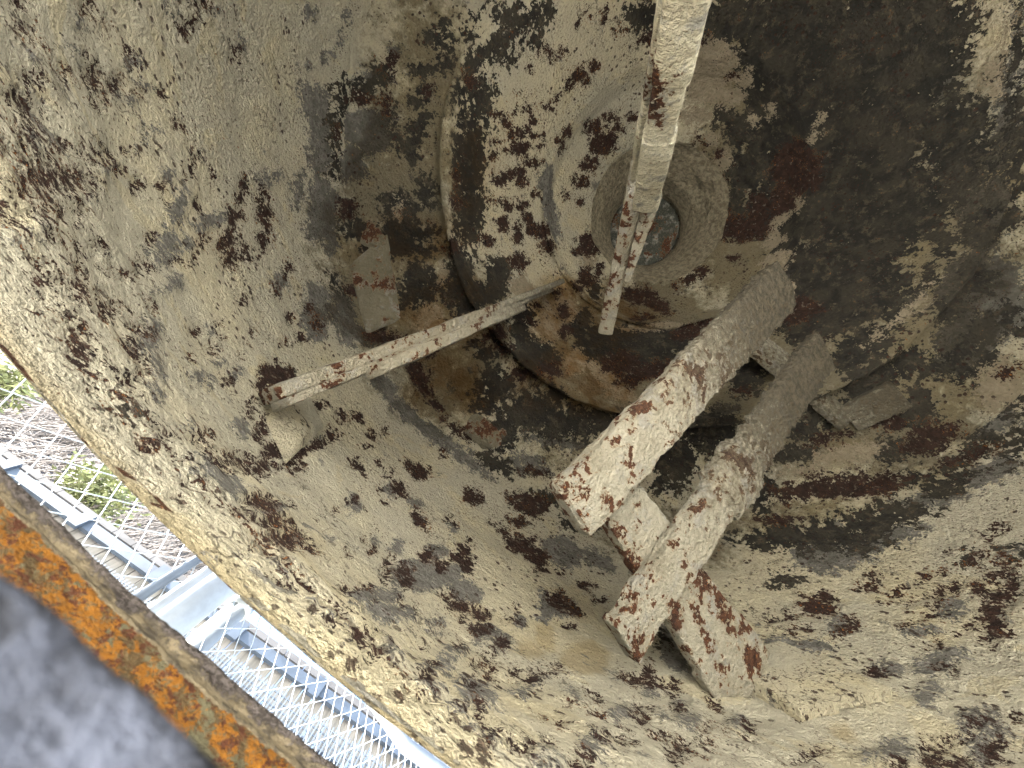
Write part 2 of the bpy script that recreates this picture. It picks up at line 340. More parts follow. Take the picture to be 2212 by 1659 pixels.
STAINS_AND_TONES = """r -1564,1926 -1544,1954 -1515,2003 -1495,2039 -1494,2048 -1510,2027 -1538,1984 -1555,1951
r -1540,1948 -1532,1952 -1504,1995 -1486,2026 -1481,2040 -1494,2029 -1523,1988 -1545,1950
g -1478,2032 -1470,2041 -1457,2061 -1446,2079 -1439,2092 -1450,2077 -1466,2054 -1474,2040
g -1631,1748 -1614,1779 -1609,1796 -1609,1805 -1625,1783 -1639,1755 -1650,1729 -1642,1735
r -1693,1615 -1679,1634 -1667,1661 -1659,1692 -1661,1707 -1679,1680 -1693,1645 -1701,1615
g -1660,1687 -1652,1691 -1636,1725 -1624,1756 -1619,1778 -1630,1765 -1646,1736 -1657,1706
r -1664,1616 -1648,1642 -1647,1652 -1648,1657 -1663,1633 -1679,1606 -1682,1593 -1679,1590
g -1574,1808 -1562,1831 -1549,1862 -1541,1887 -1544,1890 -1556,1869 -1568,1839 -1577,1811
r -1569,1805 -1564,1812 -1559,1824 -1558,1831 -1560,1832 -1566,1821 -1570,1811 -1573,1801
r -1747,1125 -1736,1118 -1722,1148 -1712,1193 -1714,1227 -1727,1224 -1743,1195 -1748,1155
r -1718,1196 -1706,1204 -1689,1253 -1675,1302 -1675,1329 -1685,1326 -1704,1277 -1716,1230
g -1728,1270 -1717,1290 -1711,1317 -1714,1334 -1727,1326 -1738,1296 -1746,1267 -1738,1261
g -1715,1098 -1708,1126 -1705,1146 -1712,1138 -1722,1120 -1732,1088 -1731,1076 -1727,1075
r -1622,1130 -1613,1162 -1613,1186 -1623,1178 -1635,1158 -1641,1123 -1641,1101 -1632,1109
g -1629,1093 -1624,1118 -1627,1138 -1636,1146 -1647,1121 -1651,1089 -1647,1070 -1638,1068
g -1610,1567 -1589,1612 -1572,1658 -1577,1675 -1592,1668 -1615,1631 -1627,1588 -1626,1560
r -1621,1564 -1615,1588 -1611,1611 -1611,1628 -1616,1628 -1623,1611 -1626,1587 -1626,1569
r -1593,1614 -1580,1637 -1576,1652 -1580,1654 -1591,1641 -1603,1620 -1610,1601 -1606,1597
r -1556,1693 -1540,1714 -1521,1760 -1506,1802 -1515,1801 -1530,1785 -1551,1739 -1563,1697
r -1546,1780 -1523,1829 -1511,1864 -1524,1853 -1545,1822 -1569,1775 -1578,1743 -1570,1743
r -1527,1806 -1513,1824 -1495,1866 -1485,1898 -1490,1903 -1509,1875 -1528,1834 -1536,1802
r -1472,1859 -1454,1900 -1445,1927 -1456,1923 -1479,1886 -1502,1841 -1506,1815 -1495,1817
g -1518,1747 -1503,1772 -1492,1804 -1492,1819 -1500,1817 -1516,1794 -1531,1759 -1527,1745
r -1537,1663 -1531,1678 -1527,1694 -1526,1706 -1529,1709 -1536,1695 -1541,1677 -1541,1665
g -1509,1718 -1495,1744 -1486,1769 -1497,1763 -1510,1750 -1523,1723 -1528,1705 -1522,1701
g -1556,1635 -1544,1652 -1539,1675 -1541,1685 -1549,1678 -1559,1661 -1566,1641 -1566,1627
r -1494,1961 -1483,1975 -1472,1994 -1472,2001 -1476,2000 -1487,1985 -1495,1970 -1501,1955
r -1493,1940 -1477,1965 -1472,1979 -1476,1982 -1490,1964 -1503,1941 -1513,1920 -1508,1919
g -1471,1965 -1462,1973 -1444,1997 -1427,2025 -1416,2045 -1428,2032 -1447,2008 -1464,1981
g -1384,2105 -1376,2113 -1368,2126 -1364,2134 -1366,2136 -1376,2123 -1385,2110 -1388,2103
r -1555,1559 -1541,1570 -1529,1587 -1523,1612 -1534,1618 -1546,1616 -1559,1598 -1558,1578
g -1548,1606 -1542,1615 -1538,1630 -1540,1637 -1544,1637 -1550,1625 -1555,1610 -1554,1599
r -1504,1558 -1496,1558 -1476,1595 -1458,1640 -1451,1673 -1464,1664 -1486,1621 -1503,1578
r -1486,1556 -1476,1573 -1471,1587 -1476,1586 -1488,1570 -1498,1553 -1500,1544 -1497,1543
r -1429,2057 -1410,2082 -1391,2112 -1376,2140 -1381,2141 -1401,2116 -1421,2082 -1430,2063
r -1352,2151 -1313,2198 -1265,2256 -1247,2285 -1240,2301 -1279,2263 -1321,2210 -1356,2159
r -1346,2137 -1327,2160 -1302,2197 -1288,2221 -1290,2226 -1317,2194 -1345,2156 -1351,2138
r -1298,2186 -1262,2227 -1227,2274 -1217,2292 -1223,2294 -1256,2258 -1288,2219 -1297,2198
r -1325,2152 -1301,2179 -1280,2207 -1268,2226 -1291,2206 -1319,2178 -1336,2152 -1339,2141
r -1206,2298 -1192,2312 -1168,2342 -1163,2352 -1160,2360 -1182,2337 -1201,2313 -1215,2292
g -1235,2256 -1203,2286 -1162,2338 -1138,2370 -1149,2366 -1188,2329 -1231,2280 -1258,2237
r -1182,2315 -1160,2334 -1127,2363 -1087,2402 -1074,2418 -1087,2409 -1127,2374 -1162,2339
r -1074,2409 -1046,2434 -1017,2460 -1009,2472 -1018,2468 -1043,2450 -1072,2421 -1081,2408
r -1077,2420 -1043,2445 -1016,2469 -1014,2475 -1038,2460 -1067,2438 -1092,2415 -1089,2413
r -1263,2178 -1242,2201 -1204,2250 -1172,2293 -1179,2292 -1199,2273 -1237,2228 -1260,2191
r -1205,2251 -1179,2279 -1154,2309 -1143,2328 -1161,2314 -1185,2291 -1209,2261 -1216,2245
r -1299,2126 -1289,2137 -1280,2151 -1279,2157 -1284,2154 -1291,2146 -1299,2134 -1302,2126
g -1271,2166 -1251,2188 -1221,2227 -1192,2270 -1177,2297 -1159,2324 -1171,2317 -1204,2280 -1232,2248 -1263,2205 -1283,2169 -1285,2155
r -1311,2082 -1299,2097 -1286,2118 -1281,2132 -1288,2131 -1303,2111 -1316,2089 -1318,2078
r -1298,2058 -1279,2091 -1267,2121 -1280,2118 -1296,2102 -1314,2075 -1322,2050 -1316,2041
r -1314,2014 -1289,2056 -1281,2081 -1301,2062 -1324,2037 -1342,1999 -1349,1974 -1338,1978
r -1378,1882 -1365,1900 -1355,1919 -1355,1933 -1368,1919 -1381,1900 -1391,1882 -1387,1877
r -1320,1954 -1302,1982 -1284,2022 -1278,2045 -1281,2052 -1299,2026 -1316,1992 -1321,1970
r -1355,1994 -1346,2001 -1336,2019 -1328,2035 -1335,2034 -1346,2023 -1358,2004 -1360,1993
g -1315,1982 -1288,2022 -1259,2078 -1256,2104 -1270,2100 -1301,2063 -1328,2006 -1334,1969
r -1208,2171 -1180,2201 -1134,2267 -1078,2358 -1015,2437 -1001,2464 -1024,2450 -1070,2409 -1132,2340 -1186,2259 -1228,2181 -1242,2128
r -1135,2290 -1090,2337 -1035,2397 -971,2461 -943,2494 -918,2521 -900,2541 -945,2508 -1000,2463 -1061,2401 -1095,2357 -1134,2302
r -1194,2163 -1173,2202 -1153,2235 -1123,2289 -1121,2310 -1121,2323 -1134,2316 -1155,2296 -1192,2243 -1206,2202 -1219,2161 -1205,2164
r -1231,2123 -1212,2143 -1189,2179 -1172,2207 -1172,2218 -1195,2193 -1220,2159 -1233,2131
r -937,2502 -907,2525 -878,2549 -874,2556 -879,2555 -903,2539 -928,2518 -941,2504
r -1028,2394 -997,2422 -958,2462 -940,2484 -956,2477 -986,2453 -1025,2413 -1041,2389
r -1051,2331 -1021,2366 -987,2407 -979,2425 -991,2420 -1019,2395 -1047,2355 -1059,2331
r -1106,2266 -1080,2293 -1053,2328 -1049,2341 -1063,2335 -1093,2302 -1123,2264 -1122,2257
r -949,2442 -932,2457 -919,2470 -912,2478 -925,2470 -942,2456 -956,2443 -960,2436
r -874,2540 -837,2565 -788,2597 -779,2608 -779,2613 -810,2596 -850,2569 -884,2539
r -935,2480 -911,2498 -877,2530 -859,2549 -871,2543 -895,2526 -927,2497 -947,2474
g -940,2469 -909,2495 -878,2523 -860,2542 -872,2538 -907,2512 -935,2485 -952,2464
g -1196,2162 -1177,2183 -1142,2234 -1106,2286 -1099,2304 -1134,2260 -1168,2218 -1193,2175
g -1390,1840 -1370,1877 -1347,1916 -1341,1931 -1358,1907 -1374,1883 -1397,1845 -1421,1802 -1435,1770 -1433,1768 -1433,1762 -1413,1799
g -1459,1715 -1448,1731 -1436,1762 -1428,1786 -1425,1802 -1438,1781 -1449,1757 -1460,1726
r -1281,1947 -1262,1974 -1250,2000 -1253,2012 -1267,2003 -1286,1973 -1301,1947 -1298,1937
r -860,2521 -838,2536 -820,2551 -815,2558 -828,2552 -851,2535 -874,2517 -874,2512
g -881,2512 -846,2541 -811,2570 -773,2601 -753,2619 -753,2623 -761,2622 -779,2612 -806,2592 -839,2563 -878,2527 -902,2499
g -755,2614 -743,2621 -731,2630 -728,2635 -735,2632 -747,2625 -758,2617 -761,2613
r -963,2392 -944,2409 -919,2435 -896,2461 -904,2458 -919,2448 -946,2419 -969,2392
r -1009,2311 -978,2345 -958,2372 -966,2370 -998,2339 -1030,2304 -1034,2294 -1032,2290
g -996,2310 -983,2322 -971,2339 -963,2354 -976,2346 -994,2326 -1005,2310 -1007,2303
r -1384,1645 -1370,1679 -1369,1702 -1379,1700 -1399,1668 -1411,1632 -1411,1617 -1401,1621
r -1360,1694 -1349,1710 -1336,1746 -1331,1779 -1340,1777 -1352,1761 -1364,1729 -1370,1692
r -1474,1598 -1459,1633 -1455,1654 -1462,1655 -1480,1629 -1494,1595 -1501,1568 -1492,1569
g -1400,1620 -1386,1644 -1381,1666 -1385,1681 -1399,1670 -1412,1646 -1418,1624 -1417,1605
g -1327,1816 -1305,1852 -1290,1889 -1299,1897 -1315,1890 -1336,1861 -1351,1823 -1344,1808
r -1300,1869 -1290,1884 -1285,1900 -1283,1914 -1293,1910 -1303,1891 -1312,1871 -1307,1866
r -1334,1615 -1327,1636 -1328,1652 -1336,1656 -1346,1644 -1355,1626 -1352,1612 -1344,1608
r -1257,1890 -1244,1911 -1237,1931 -1239,1940 -1251,1931 -1262,1915 -1273,1893 -1269,1884
r -1255,1771 -1239,1800 -1234,1828 -1238,1841 -1251,1838 -1265,1810 -1272,1784 -1269,1766
g -1244,1853 -1199,1912 -1177,1958 -1170,1982 -1166,2005 -1208,1964 -1244,1927 -1283,1875 -1301,1835 -1311,1805 -1300,1803 -1286,1800
g -1227,1698 -1212,1712 -1195,1763 -1181,1814 -1166,1880 -1171,1904 -1183,1900 -1196,1895 -1216,1835 -1235,1779 -1240,1735 -1238,1703
r -1287,1524 -1261,1565 -1241,1606 -1239,1627 -1248,1633 -1269,1618 -1297,1580 -1319,1544 -1329,1516 -1338,1487 -1325,1491 -1310,1501
r -1206,1649 -1182,1702 -1173,1746 -1196,1742 -1228,1710 -1247,1659 -1259,1611 -1239,1605
r -1140,1760 -1119,1795 -1103,1831 -1111,1841 -1115,1856 -1137,1840 -1164,1803 -1185,1764 -1200,1725 -1202,1698 -1188,1694 -1162,1726
r -1100,1720 -1090,1751 -1082,1787 -1096,1798 -1109,1796 -1123,1773 -1124,1741 -1116,1718
g -1122,2004 -1098,2030 -1079,2066 -1063,2102 -1061,2135 -1070,2148 -1100,2112 -1125,2088 -1154,2041 -1155,2017 -1162,1985 -1147,1980
r -1120,2068 -1094,2099 -1083,2122 -1087,2126 -1108,2111 -1135,2075 -1148,2051 -1143,2048
r -1169,1816 -1153,1837 -1130,1884 -1118,1929 -1110,1962 -1128,1941 -1154,1885 -1167,1839
g -1124,1948 -1101,1981 -1087,2018 -1092,2036 -1117,2015 -1137,1986 -1156,1948 -1141,1944
r -1099,1969 -1088,1985 -1082,2001 -1087,2006 -1096,2000 -1106,1988 -1110,1974 -1108,1965
r -1606,1893 -1597,1902 -1579,1929 -1566,1954 -1562,1966 -1575,1951 -1593,1924 -1608,1898
g -1624,685 -1619,708 -1620,741 -1633,754 -1643,752 -1651,731 -1646,701 -1635,676
g -1561,595 -1544,643 -1529,688 -1527,705 -1532,705 -1552,667 -1574,612 -1588,564 -1596,530 -1604,493 -1593,514 -1577,553
g -1523,712 -1516,729 -1514,758 -1516,788 -1525,803 -1531,782 -1534,750 -1530,724
g -1529,857 -1527,878 -1531,901 -1539,915 -1546,918 -1549,901 -1547,878 -1538,865
g -1420,877 -1403,918 -1386,966 -1397,1013 -1418,1045 -1445,1039 -1468,1019 -1492,989 -1504,933 -1485,892 -1471,854 -1447,854
g -1330,999 -1273,1067 -1246,1130 -1242,1177 -1259,1210 -1315,1174 -1370,1105 -1428,1035 -1456,953 -1451,902 -1414,915 -1380,926
g -1234,1287 -1207,1321 -1187,1356 -1183,1379 -1190,1390 -1219,1368 -1250,1337 -1276,1298 -1298,1260 -1292,1247 -1292,1226 -1265,1244
g -1124,1225 -1062,1302 -1029,1375 -1046,1410 -1055,1454 -1115,1421 -1179,1350 -1221,1277 -1276,1191 -1253,1162 -1229,1155 -1189,1172
g -1295,1333 -1283,1377 -1283,1417 -1294,1448 -1316,1434 -1332,1398 -1333,1354 -1318,1325
d -1366,657 -1363,690 -1363,723 -1368,766 -1388,798 -1421,812 -1435,809 -1449,802 -1432,744 -1417,708 -1401,674 -1382,653
d -1369,609 -1356,644 -1364,668 -1380,675 -1401,660 -1413,625 -1411,593 -1391,597
r -1378,583 -1371,624 -1379,648 -1397,644 -1415,620 -1431,582 -1423,554 -1402,551
r -1337,954 -1326,980 -1326,997 -1334,1003 -1349,986 -1360,967 -1363,948 -1353,943
g -1367,626 -1362,653 -1374,683 -1383,708 -1398,731 -1417,739 -1443,731 -1436,705 -1432,677 -1417,654 -1403,631 -1384,617
r -1345,742 -1337,752 -1339,777 -1355,808 -1375,819 -1405,835 -1415,834 -1426,832 -1410,789 -1385,764 -1368,743 -1350,728
g -1408,515 -1404,534 -1408,558 -1423,566 -1434,559 -1442,540 -1434,514 -1419,500
d -1393,811 -1369,863 -1362,900 -1349,942 -1368,939 -1394,915 -1429,864 -1459,809 -1464,778 -1467,751 -1464,727 -1432,760
d -1283,1035 -1245,1092 -1204,1150 -1210,1152 -1220,1147 -1254,1110 -1295,1062 -1336,1008 -1358,972 -1381,934 -1365,943 -1331,977
g -1184,869 -1197,917 -1213,953 -1244,969 -1297,973 -1342,938 -1372,883 -1351,833 -1336,798 -1311,770 -1267,768 -1230,821
g -1189,988 -1164,1031 -1160,1067 -1161,1100 -1196,1124 -1233,1102 -1262,1081 -1286,1040 -1291,990 -1275,960 -1257,943 -1224,953
r -1304,726 -1288,758 -1285,784 -1305,775 -1326,757 -1340,726 -1344,698 -1325,707
d -1338,344 -1332,379 -1330,415 -1340,442 -1360,436 -1382,432 -1399,397 -1400,358 -1401,322 -1389,298 -1370,305 -1351,309
d -1308,388 -1290,435 -1290,465 -1296,480 -1306,489 -1326,472 -1344,427 -1357,389 -1361,359 -1365,319 -1348,324 -1328,359
d -1320,485 -1312,524 -1321,559 -1338,579 -1357,575 -1365,545 -1360,510 -1343,491
d -1255,612 -1246,652 -1252,680 -1275,676 -1300,633 -1307,587 -1294,570 -1275,564
d -1174,737 -1160,772 -1143,815 -1154,830 -1173,829 -1200,796 -1227,765 -1244,720 -1237,698 -1241,659 -1220,667 -1194,692
d -1128,811 -1105,854 -1113,894 -1147,902 -1179,870 -1194,832 -1191,794 -1161,788
d -1256,772 -1239,802 -1231,821 -1226,834 -1228,839 -1248,814 -1268,783 -1283,756 -1296,732 -1304,712 -1291,724 -1275,747
r -1266,575 -1260,595 -1263,616 -1277,620 -1290,610 -1300,591 -1293,569 -1279,562
d -1240,255 -1233,301 -1229,349 -1320,325 -1329,320 -1339,282 -1349,241 -1351,198 -1353,149 -1266,159 -1256,191 -1248,212
d -1147,80 -1137,123 -1120,147 -1133,209 -1140,264 -1158,312 -1181,325 -1204,313 -1206,257 -1205,202 -1189,156 -1172,96
d -1144,293 -1140,333 -1140,369 -1149,394 -1166,399 -1184,392 -1204,376 -1202,331 -1206,288 -1189,263 -1174,257 -1159,268
d -1110,475 -1094,517 -1098,558 -1123,566 -1145,543 -1157,503 -1156,453 -1131,451
d -1020,473 -1001,525 -991,578 -1010,609 -1023,643 -1052,637 -1087,645 -1100,588 -1101,535 -1098,492 -1078,469 -1052,472
d -925,602 -880,686 -819,775 -823,821 -853,836 -916,797 -983,737 -1041,654 -1042,597 -1051,546 -1042,504 -986,545
o -874,658 -775,797 -710,899 -657,992 -745,942 -828,888 -935,790 -1017,666 -1080,556 -1064,528 -1036,522 -987,533
d -742,826 -676,904 -641,966 -633,1006 -653,1022 -715,992 -799,924 -877,831 -897,767 -908,716 -875,715 -817,749
r -1134,387 -1127,414 -1127,441 -1140,455 -1157,446 -1165,422 -1159,395 -1150,378
d -684,1011 -649,1060 -635,1096 -624,1118 -654,1108 -729,1133 -720,1067 -743,1032 -768,996 -767,970 -750,966 -725,974
r -908,780 -885,810 -882,833 -901,827 -924,819 -940,784 -943,763 -930,760
r -812,869 -793,901 -790,932 -815,945 -840,931 -863,897 -858,860 -839,850
r -645,1066 -621,1103 -631,1125 -703,1161 -739,1143 -701,1083 -697,1060 -672,1054
d -1183,63 -1176,90 -1186,133 -1206,152 -1229,163 -1235,131 -1220,82 -1199,60
r -1082,1153 -1050,1190 -1054,1222 -1077,1256 -1113,1256 -1140,1217 -1152,1166 -1122,1137
d -976,1221 -955,1248 -952,1277 -982,1295 -1003,1320 -1029,1328 -1057,1310 -1074,1281 -1087,1238 -1051,1210 -1030,1203 -1002,1195
d -957,1019 -939,1050 -943,1085 -971,1108 -1000,1125 -1033,1126 -1059,1108 -1070,1079 -1075,1046 -1055,1017 -1021,1015 -988,999
d -970,958 -943,996 -930,1032 -945,1043 -972,1032 -999,1019 -1027,986 -1043,952 -1049,926 -1052,897 -1027,906 -999,926
c -978,1076 -950,1111 -947,1133 -970,1130 -1004,1098 -1031,1064 -1032,1043 -1008,1053
d -815,1099 -802,1139 -814,1179 -845,1214 -891,1235 -935,1234 -972,1217 -997,1186 -980,1143 -958,1101 -909,1097 -865,1089
d -761,1157 -754,1191 -792,1232 -827,1269 -877,1299 -939,1322 -947,1291 -956,1266 -945,1229 -911,1189 -858,1154 -808,1152
r -962,1083 -955,1096 -955,1105 -963,1107 -977,1095 -986,1082 -985,1073 -975,1076
o -648,990 -639,1100 -704,1202 -748,1277 -847,1322 -955,1366 -1019,1323 -1022,1225 -999,1152 -947,1087 -869,1046 -713,934
g -1300,1406 -1283,1437 -1280,1470 -1293,1477 -1312,1470 -1325,1438 -1333,1405 -1319,1396
r -1188,1509 -1159,1557 -1142,1595 -1145,1610 -1154,1618 -1177,1601 -1208,1574 -1235,1528 -1253,1490 -1256,1465 -1242,1464 -1221,1474
r -1115,1600 -1085,1645 -1075,1693 -1095,1708 -1129,1676 -1164,1629 -1162,1591 -1149,1574
r -1269,1468 -1240,1509 -1238,1530 -1249,1533 -1276,1508 -1298,1474 -1307,1448 -1296,1445
g -1008,1355 -987,1384 -987,1423 -1013,1425 -1040,1425 -1055,1384 -1056,1344 -1033,1338
r -968,364 -958,398 -960,430 -977,441 -998,435 -1012,402 -1006,369 -990,345
r -894,472 -889,518 -891,570 -903,615 -916,628 -927,609 -925,551 -912,491
r -1004,361 -1001,383 -1005,420 -1019,442 -1031,454 -1034,432 -1030,397 -1016,370
d -1041,414 -1000,486 -974,551 -971,582 -1005,543 -1032,512 -1066,456 -1094,393 -1112,340 -1118,301 -1105,299 -1074,346
r -813,528 -791,568 -785,629 -789,693 -815,696 -840,675 -848,608 -835,557
r -931,483 -925,499 -933,530 -947,549 -959,549 -962,527 -957,498 -942,480
r -595,798 -591,839 -616,869 -652,866 -677,846 -685,814 -669,779 -631,785
r -735,727 -730,746 -739,774 -756,797 -770,791 -779,776 -767,743 -748,720
r -687,693 -668,731 -660,767 -687,767 -718,749 -742,712 -738,684 -721,670
r -571,939 -566,963 -590,978 -620,971 -645,955 -649,928 -621,912 -588,919
d -1081,362 -1055,405 -1043,455 -1046,494 -1065,512 -1095,493 -1124,471 -1144,426 -1151,384 -1148,350 -1137,319 -1109,331
d -1102,145 -1090,173 -1101,214 -1120,235 -1139,229 -1145,196 -1135,164 -1120,140
d -1127,-99 -1101,-111 -1101,-57 -1119,10 -1135,67 -1155,103 -1179,147 -1196,127 -1196,71 -1187,14 -1171,-41 -1148,-93
d -1090,-37 -1082,-27 -1077,-6 -1077,32 -1094,68 -1107,107 -1123,125 -1134,111 -1136,76 -1130,34 -1119,-8 -1102,-42
d -1099,-146 -1090,-117 -1101,-80 -1123,-66 -1146,-61 -1153,-95 -1142,-135 -1119,-148
d -725,-594 -705,-577 -720,-539 -751,-500 -789,-471 -827,-452 -855,-456 -874,-473 -874,-509 -831,-548 -796,-576 -747,-613
d -803,-546 -798,-537 -803,-516 -833,-480 -864,-450 -896,-420 -900,-435 -910,-441 -900,-469 -872,-506 -841,-529 -811,-554
r -670,-568 -669,-546 -704,-504 -745,-470 -787,-445 -775,-483 -744,-527 -696,-567
r -992,-106 -990,-81 -1006,-44 -1027,-14 -1039,-22 -1045,-40 -1028,-73 -1009,-102
r -1040,-30 -1040,-9 -1051,22 -1069,49 -1077,43 -1080,27 -1069,-1 -1053,-23
r -996,-35 -994,-22 -1003,-2 -1013,9 -1020,10 -1023,0 -1016,-20 -1005,-35
r -1047,104 -1041,116 -1045,130 -1052,139 -1060,131 -1065,119 -1064,103 -1055,97
r -883,-170 -871,-146 -885,-95 -909,-53 -938,-21 -945,-59 -939,-105 -911,-148
r -854,-247 -857,-212 -874,-181 -897,-160 -913,-174 -913,-202 -899,-231 -877,-248
r -902,-56 -902,-38 -909,-18 -921,-4 -929,-7 -935,-18 -926,-39 -914,-51
r -990,-291 -984,-278 -995,-256 -1009,-243 -1020,-246 -1027,-256 -1017,-278 -1001,-293
r -997,-239 -993,-226 -998,-211 -1008,-201 -1020,-202 -1021,-218 -1019,-234 -1008,-243
r -929,-375 -924,-362 -928,-344 -943,-334 -959,-335 -963,-351 -956,-369 -941,-381
r -841,-423 -845,-409 -858,-389 -876,-368 -887,-366 -884,-380 -874,-401 -855,-418
r -1000,192 -998,209 -1005,240 -1018,273 -1027,274 -1032,262 -1022,226 -1010,196
r -926,29 -917,40 -917,83 -926,122 -936,139 -943,122 -944,91 -937,56
r -907,110 -909,134 -918,159 -932,185 -941,179 -945,165 -934,138 -920,115
r -960,246 -961,276 -966,309 -983,329 -997,331 -998,305 -991,275 -976,255
r -956,210 -949,223 -956,249 -969,261 -978,259 -983,245 -975,224 -965,210
r -903,245 -900,266 -918,300 -942,313 -951,301 -953,281 -936,248 -914,238
r -896,294 -886,336 -901,393 -928,442 -957,431 -966,385 -948,332 -923,293
r -861,262 -854,291 -864,331 -884,356 -904,357 -909,325 -899,286 -879,264
r -852,370 -837,423 -850,468 -872,492 -903,484 -920,439 -907,397 -887,356
r -838,291 -824,313 -827,340 -842,351 -858,334 -870,313 -865,292 -854,278
r -755,112 -753,154 -769,187 -787,182 -831,153 -831,115 -802,94 -780,90
r -723,172 -711,203 -716,233 -739,250 -769,233 -778,197 -775,169 -750,156
r -779,188 -775,206 -775,225 -815,226 -826,219 -833,203 -828,182 -790,178
r -776,376 -765,405 -782,456 -807,489 -832,496 -836,456 -823,406 -796,365
r -765,498 -731,543 -734,592 -764,611 -804,579 -831,530 -823,489 -798,472
r -662,517 -655,538 -659,563 -674,576 -690,570 -696,548 -692,526 -679,502
r -645,618 -633,658 -641,693 -664,711 -691,700 -702,667 -702,627 -676,612
r -576,668 -544,705 -548,743 -580,751 -617,734 -638,691 -631,660 -611,636
r -420,658 -448,721 -478,755 -527,766 -571,744 -578,693 -543,645 -460,622
r -531,777 -495,827 -487,867 -520,869 -568,830 -598,786 -605,752 -577,749
r -357,663 -329,733 -355,783 -398,786 -438,771 -462,731 -431,687 -396,661
g -522,448 -448,517 -368,589 -357,642 -418,654 -485,643 -588,582 -679,513 -713,459 -746,404 -689,410 -604,403
g -652,361 -628,405 -624,474 -673,493 -684,523 -718,501 -745,457 -761,417 -775,372 -760,353 -722,324 -681,333
r -611,-210 -615,-183 -629,-147 -659,-114 -679,-114 -685,-137 -662,-180 -630,-211
r -623,-95 -634,-43 -669,3 -712,21 -746,-4 -714,-65 -681,-105 -639,-128
r -570,-169 -547,-159 -544,-114 -555,-59 -572,-2 -598,56 -631,65 -655,42 -671,3 -662,-58 -633,-110 -602,-145
r -577,10 -559,37 -552,98 -575,155 -605,189 -624,143 -631,85 -605,23
r -538,166 -520,202 -531,251 -560,272 -592,269 -603,225 -584,183 -562,153
r -468,301 -457,324 -458,348 -476,352 -494,345 -507,322 -498,303 -486,289
r -525,324 -519,352 -524,386 -546,395 -564,393 -575,372 -567,338 -545,318
r -556,-228 -553,-207 -571,-174 -596,-144 -619,-142 -620,-170 -600,-203 -574,-230
r -531,-322 -524,-308 -540,-274 -562,-242 -584,-229 -586,-248 -578,-277 -554,-306
r -131,449 -133,535 -179,570 -248,569 -307,531 -316,470 -268,412 -194,402
r -187,530 -178,562 -201,591 -233,612 -264,601 -282,573 -259,541 -227,528
d -244,-914 -241,-886 -242,-852 -340,-802 -428,-756 -519,-715 -575,-710 -574,-745 -569,-784 -492,-850 -391,-895 -297,-923
d -123,-863 -18,-791 -26,-749 -27,-710 -77,-695 -180,-726 -280,-752 -357,-815 -369,-850 -368,-883 -290,-891 -208,-888
d 178,-709 248,-636 288,-570 214,-581 169,-570 71,-622 -17,-659 -84,-710 -105,-771 -48,-786 4,-797 86,-756
c -245,-769 -248,-739 -269,-701 -347,-669 -425,-642 -471,-651 -528,-677 -511,-709 -479,-744 -413,-777 -348,-799 -281,-812
c -114,-771 -105,-754 -119,-730 -169,-713 -210,-697 -252,-690 -271,-701 -278,-716 -277,-738 -227,-759 -184,-778 -141,-781
c -83,-720 -83,-698 -93,-678 -125,-652 -182,-635 -234,-619 -277,-614 -271,-638 -249,-663 -214,-690 -170,-725 -128,-718
c 68,-692 84,-680 67,-671 43,-668 14,-671 0,-684 14,-697 45,-700
c -237,-712 -195,-676 -194,-636 -259,-599 -325,-557 -405,-541 -446,-565 -517,-583 -500,-637 -457,-709 -396,-751 -311,-721
c -175,-601 -161,-589 -192,-562 -233,-532 -290,-497 -341,-476 -360,-481 -369,-493 -344,-525 -304,-561 -252,-581 -202,-603
d 50,-647 47,-628 -15,-616 -68,-607 -133,-591 -166,-599 -186,-609 -185,-625 -149,-646 -92,-662 -34,-664 10,-658
d 119,-658 134,-633 123,-613 112,-592 64,-585 15,-593 -30,-601 -51,-619 -63,-642 -30,-662 15,-677 71,-673
d 333,-573 375,-522 371,-486 362,-455 311,-451 229,-462 144,-510 93,-557 78,-596 140,-608 185,-620 255,-606
d 412,-403 454,-347 488,-293 501,-247 468,-250 392,-295 320,-362 272,-416 243,-467 227,-503 289,-482 347,-451
d 532,-433 578,-365 587,-315 585,-272 551,-258 480,-307 406,-380 362,-441 305,-503 335,-523 396,-509 460,-475
d 551,-341 572,-299 584,-251 555,-221 519,-192 449,-213 385,-256 365,-310 379,-358 400,-400 454,-409 509,-370
r 580,-323 582,-279 589,-235 557,-199 512,-188 442,-184 402,-227 363,-270 377,-317 436,-349 485,-349 537,-353
r 551,-392 586,-332 621,-268 611,-239 568,-256 516,-298 460,-350 412,-408 371,-462 386,-481 423,-482 485,-452
c -19,-574 -21,-548 -63,-530 -116,-523 -144,-542 -142,-563 -104,-579 -61,-583
c 136,-541 156,-504 146,-464 81,-477 24,-504 8,-543 24,-569 80,-571
c 272,-423 309,-382 351,-331 344,-310 298,-327 244,-362 197,-396 156,-429 125,-463 137,-477 168,-482 220,-461
c 384,-311 416,-261 399,-241 364,-242 298,-282 268,-333 286,-354 328,-348
r -71,-534 -85,-524 -120,-515 -164,-504 -183,-509 -160,-525 -127,-540 -92,-540
r 49,-550 61,-537 54,-527 27,-527 0,-529 -2,-540 7,-552 28,-559
r 173,-467 188,-450 188,-432 156,-439 129,-450 114,-466 120,-479 147,-480
r 367,-337 388,-307 373,-290 340,-291 300,-314 277,-347 302,-359 332,-360
r 508,-195 513,-166 464,-158 418,-155 387,-176 392,-198 432,-208 485,-207
r -460,-734 -467,-723 -490,-710 -516,-700 -527,-705 -518,-719 -492,-732 -468,-739
r -202,-747 -204,-735 -217,-723 -239,-712 -258,-712 -257,-723 -245,-737 -223,-744
d 220,-1016 390,-933 423,-841 372,-770 157,-725 -82,-749 -276,-835 -313,-911 -368,-975 -225,-1037 -106,-1089 87,-1092
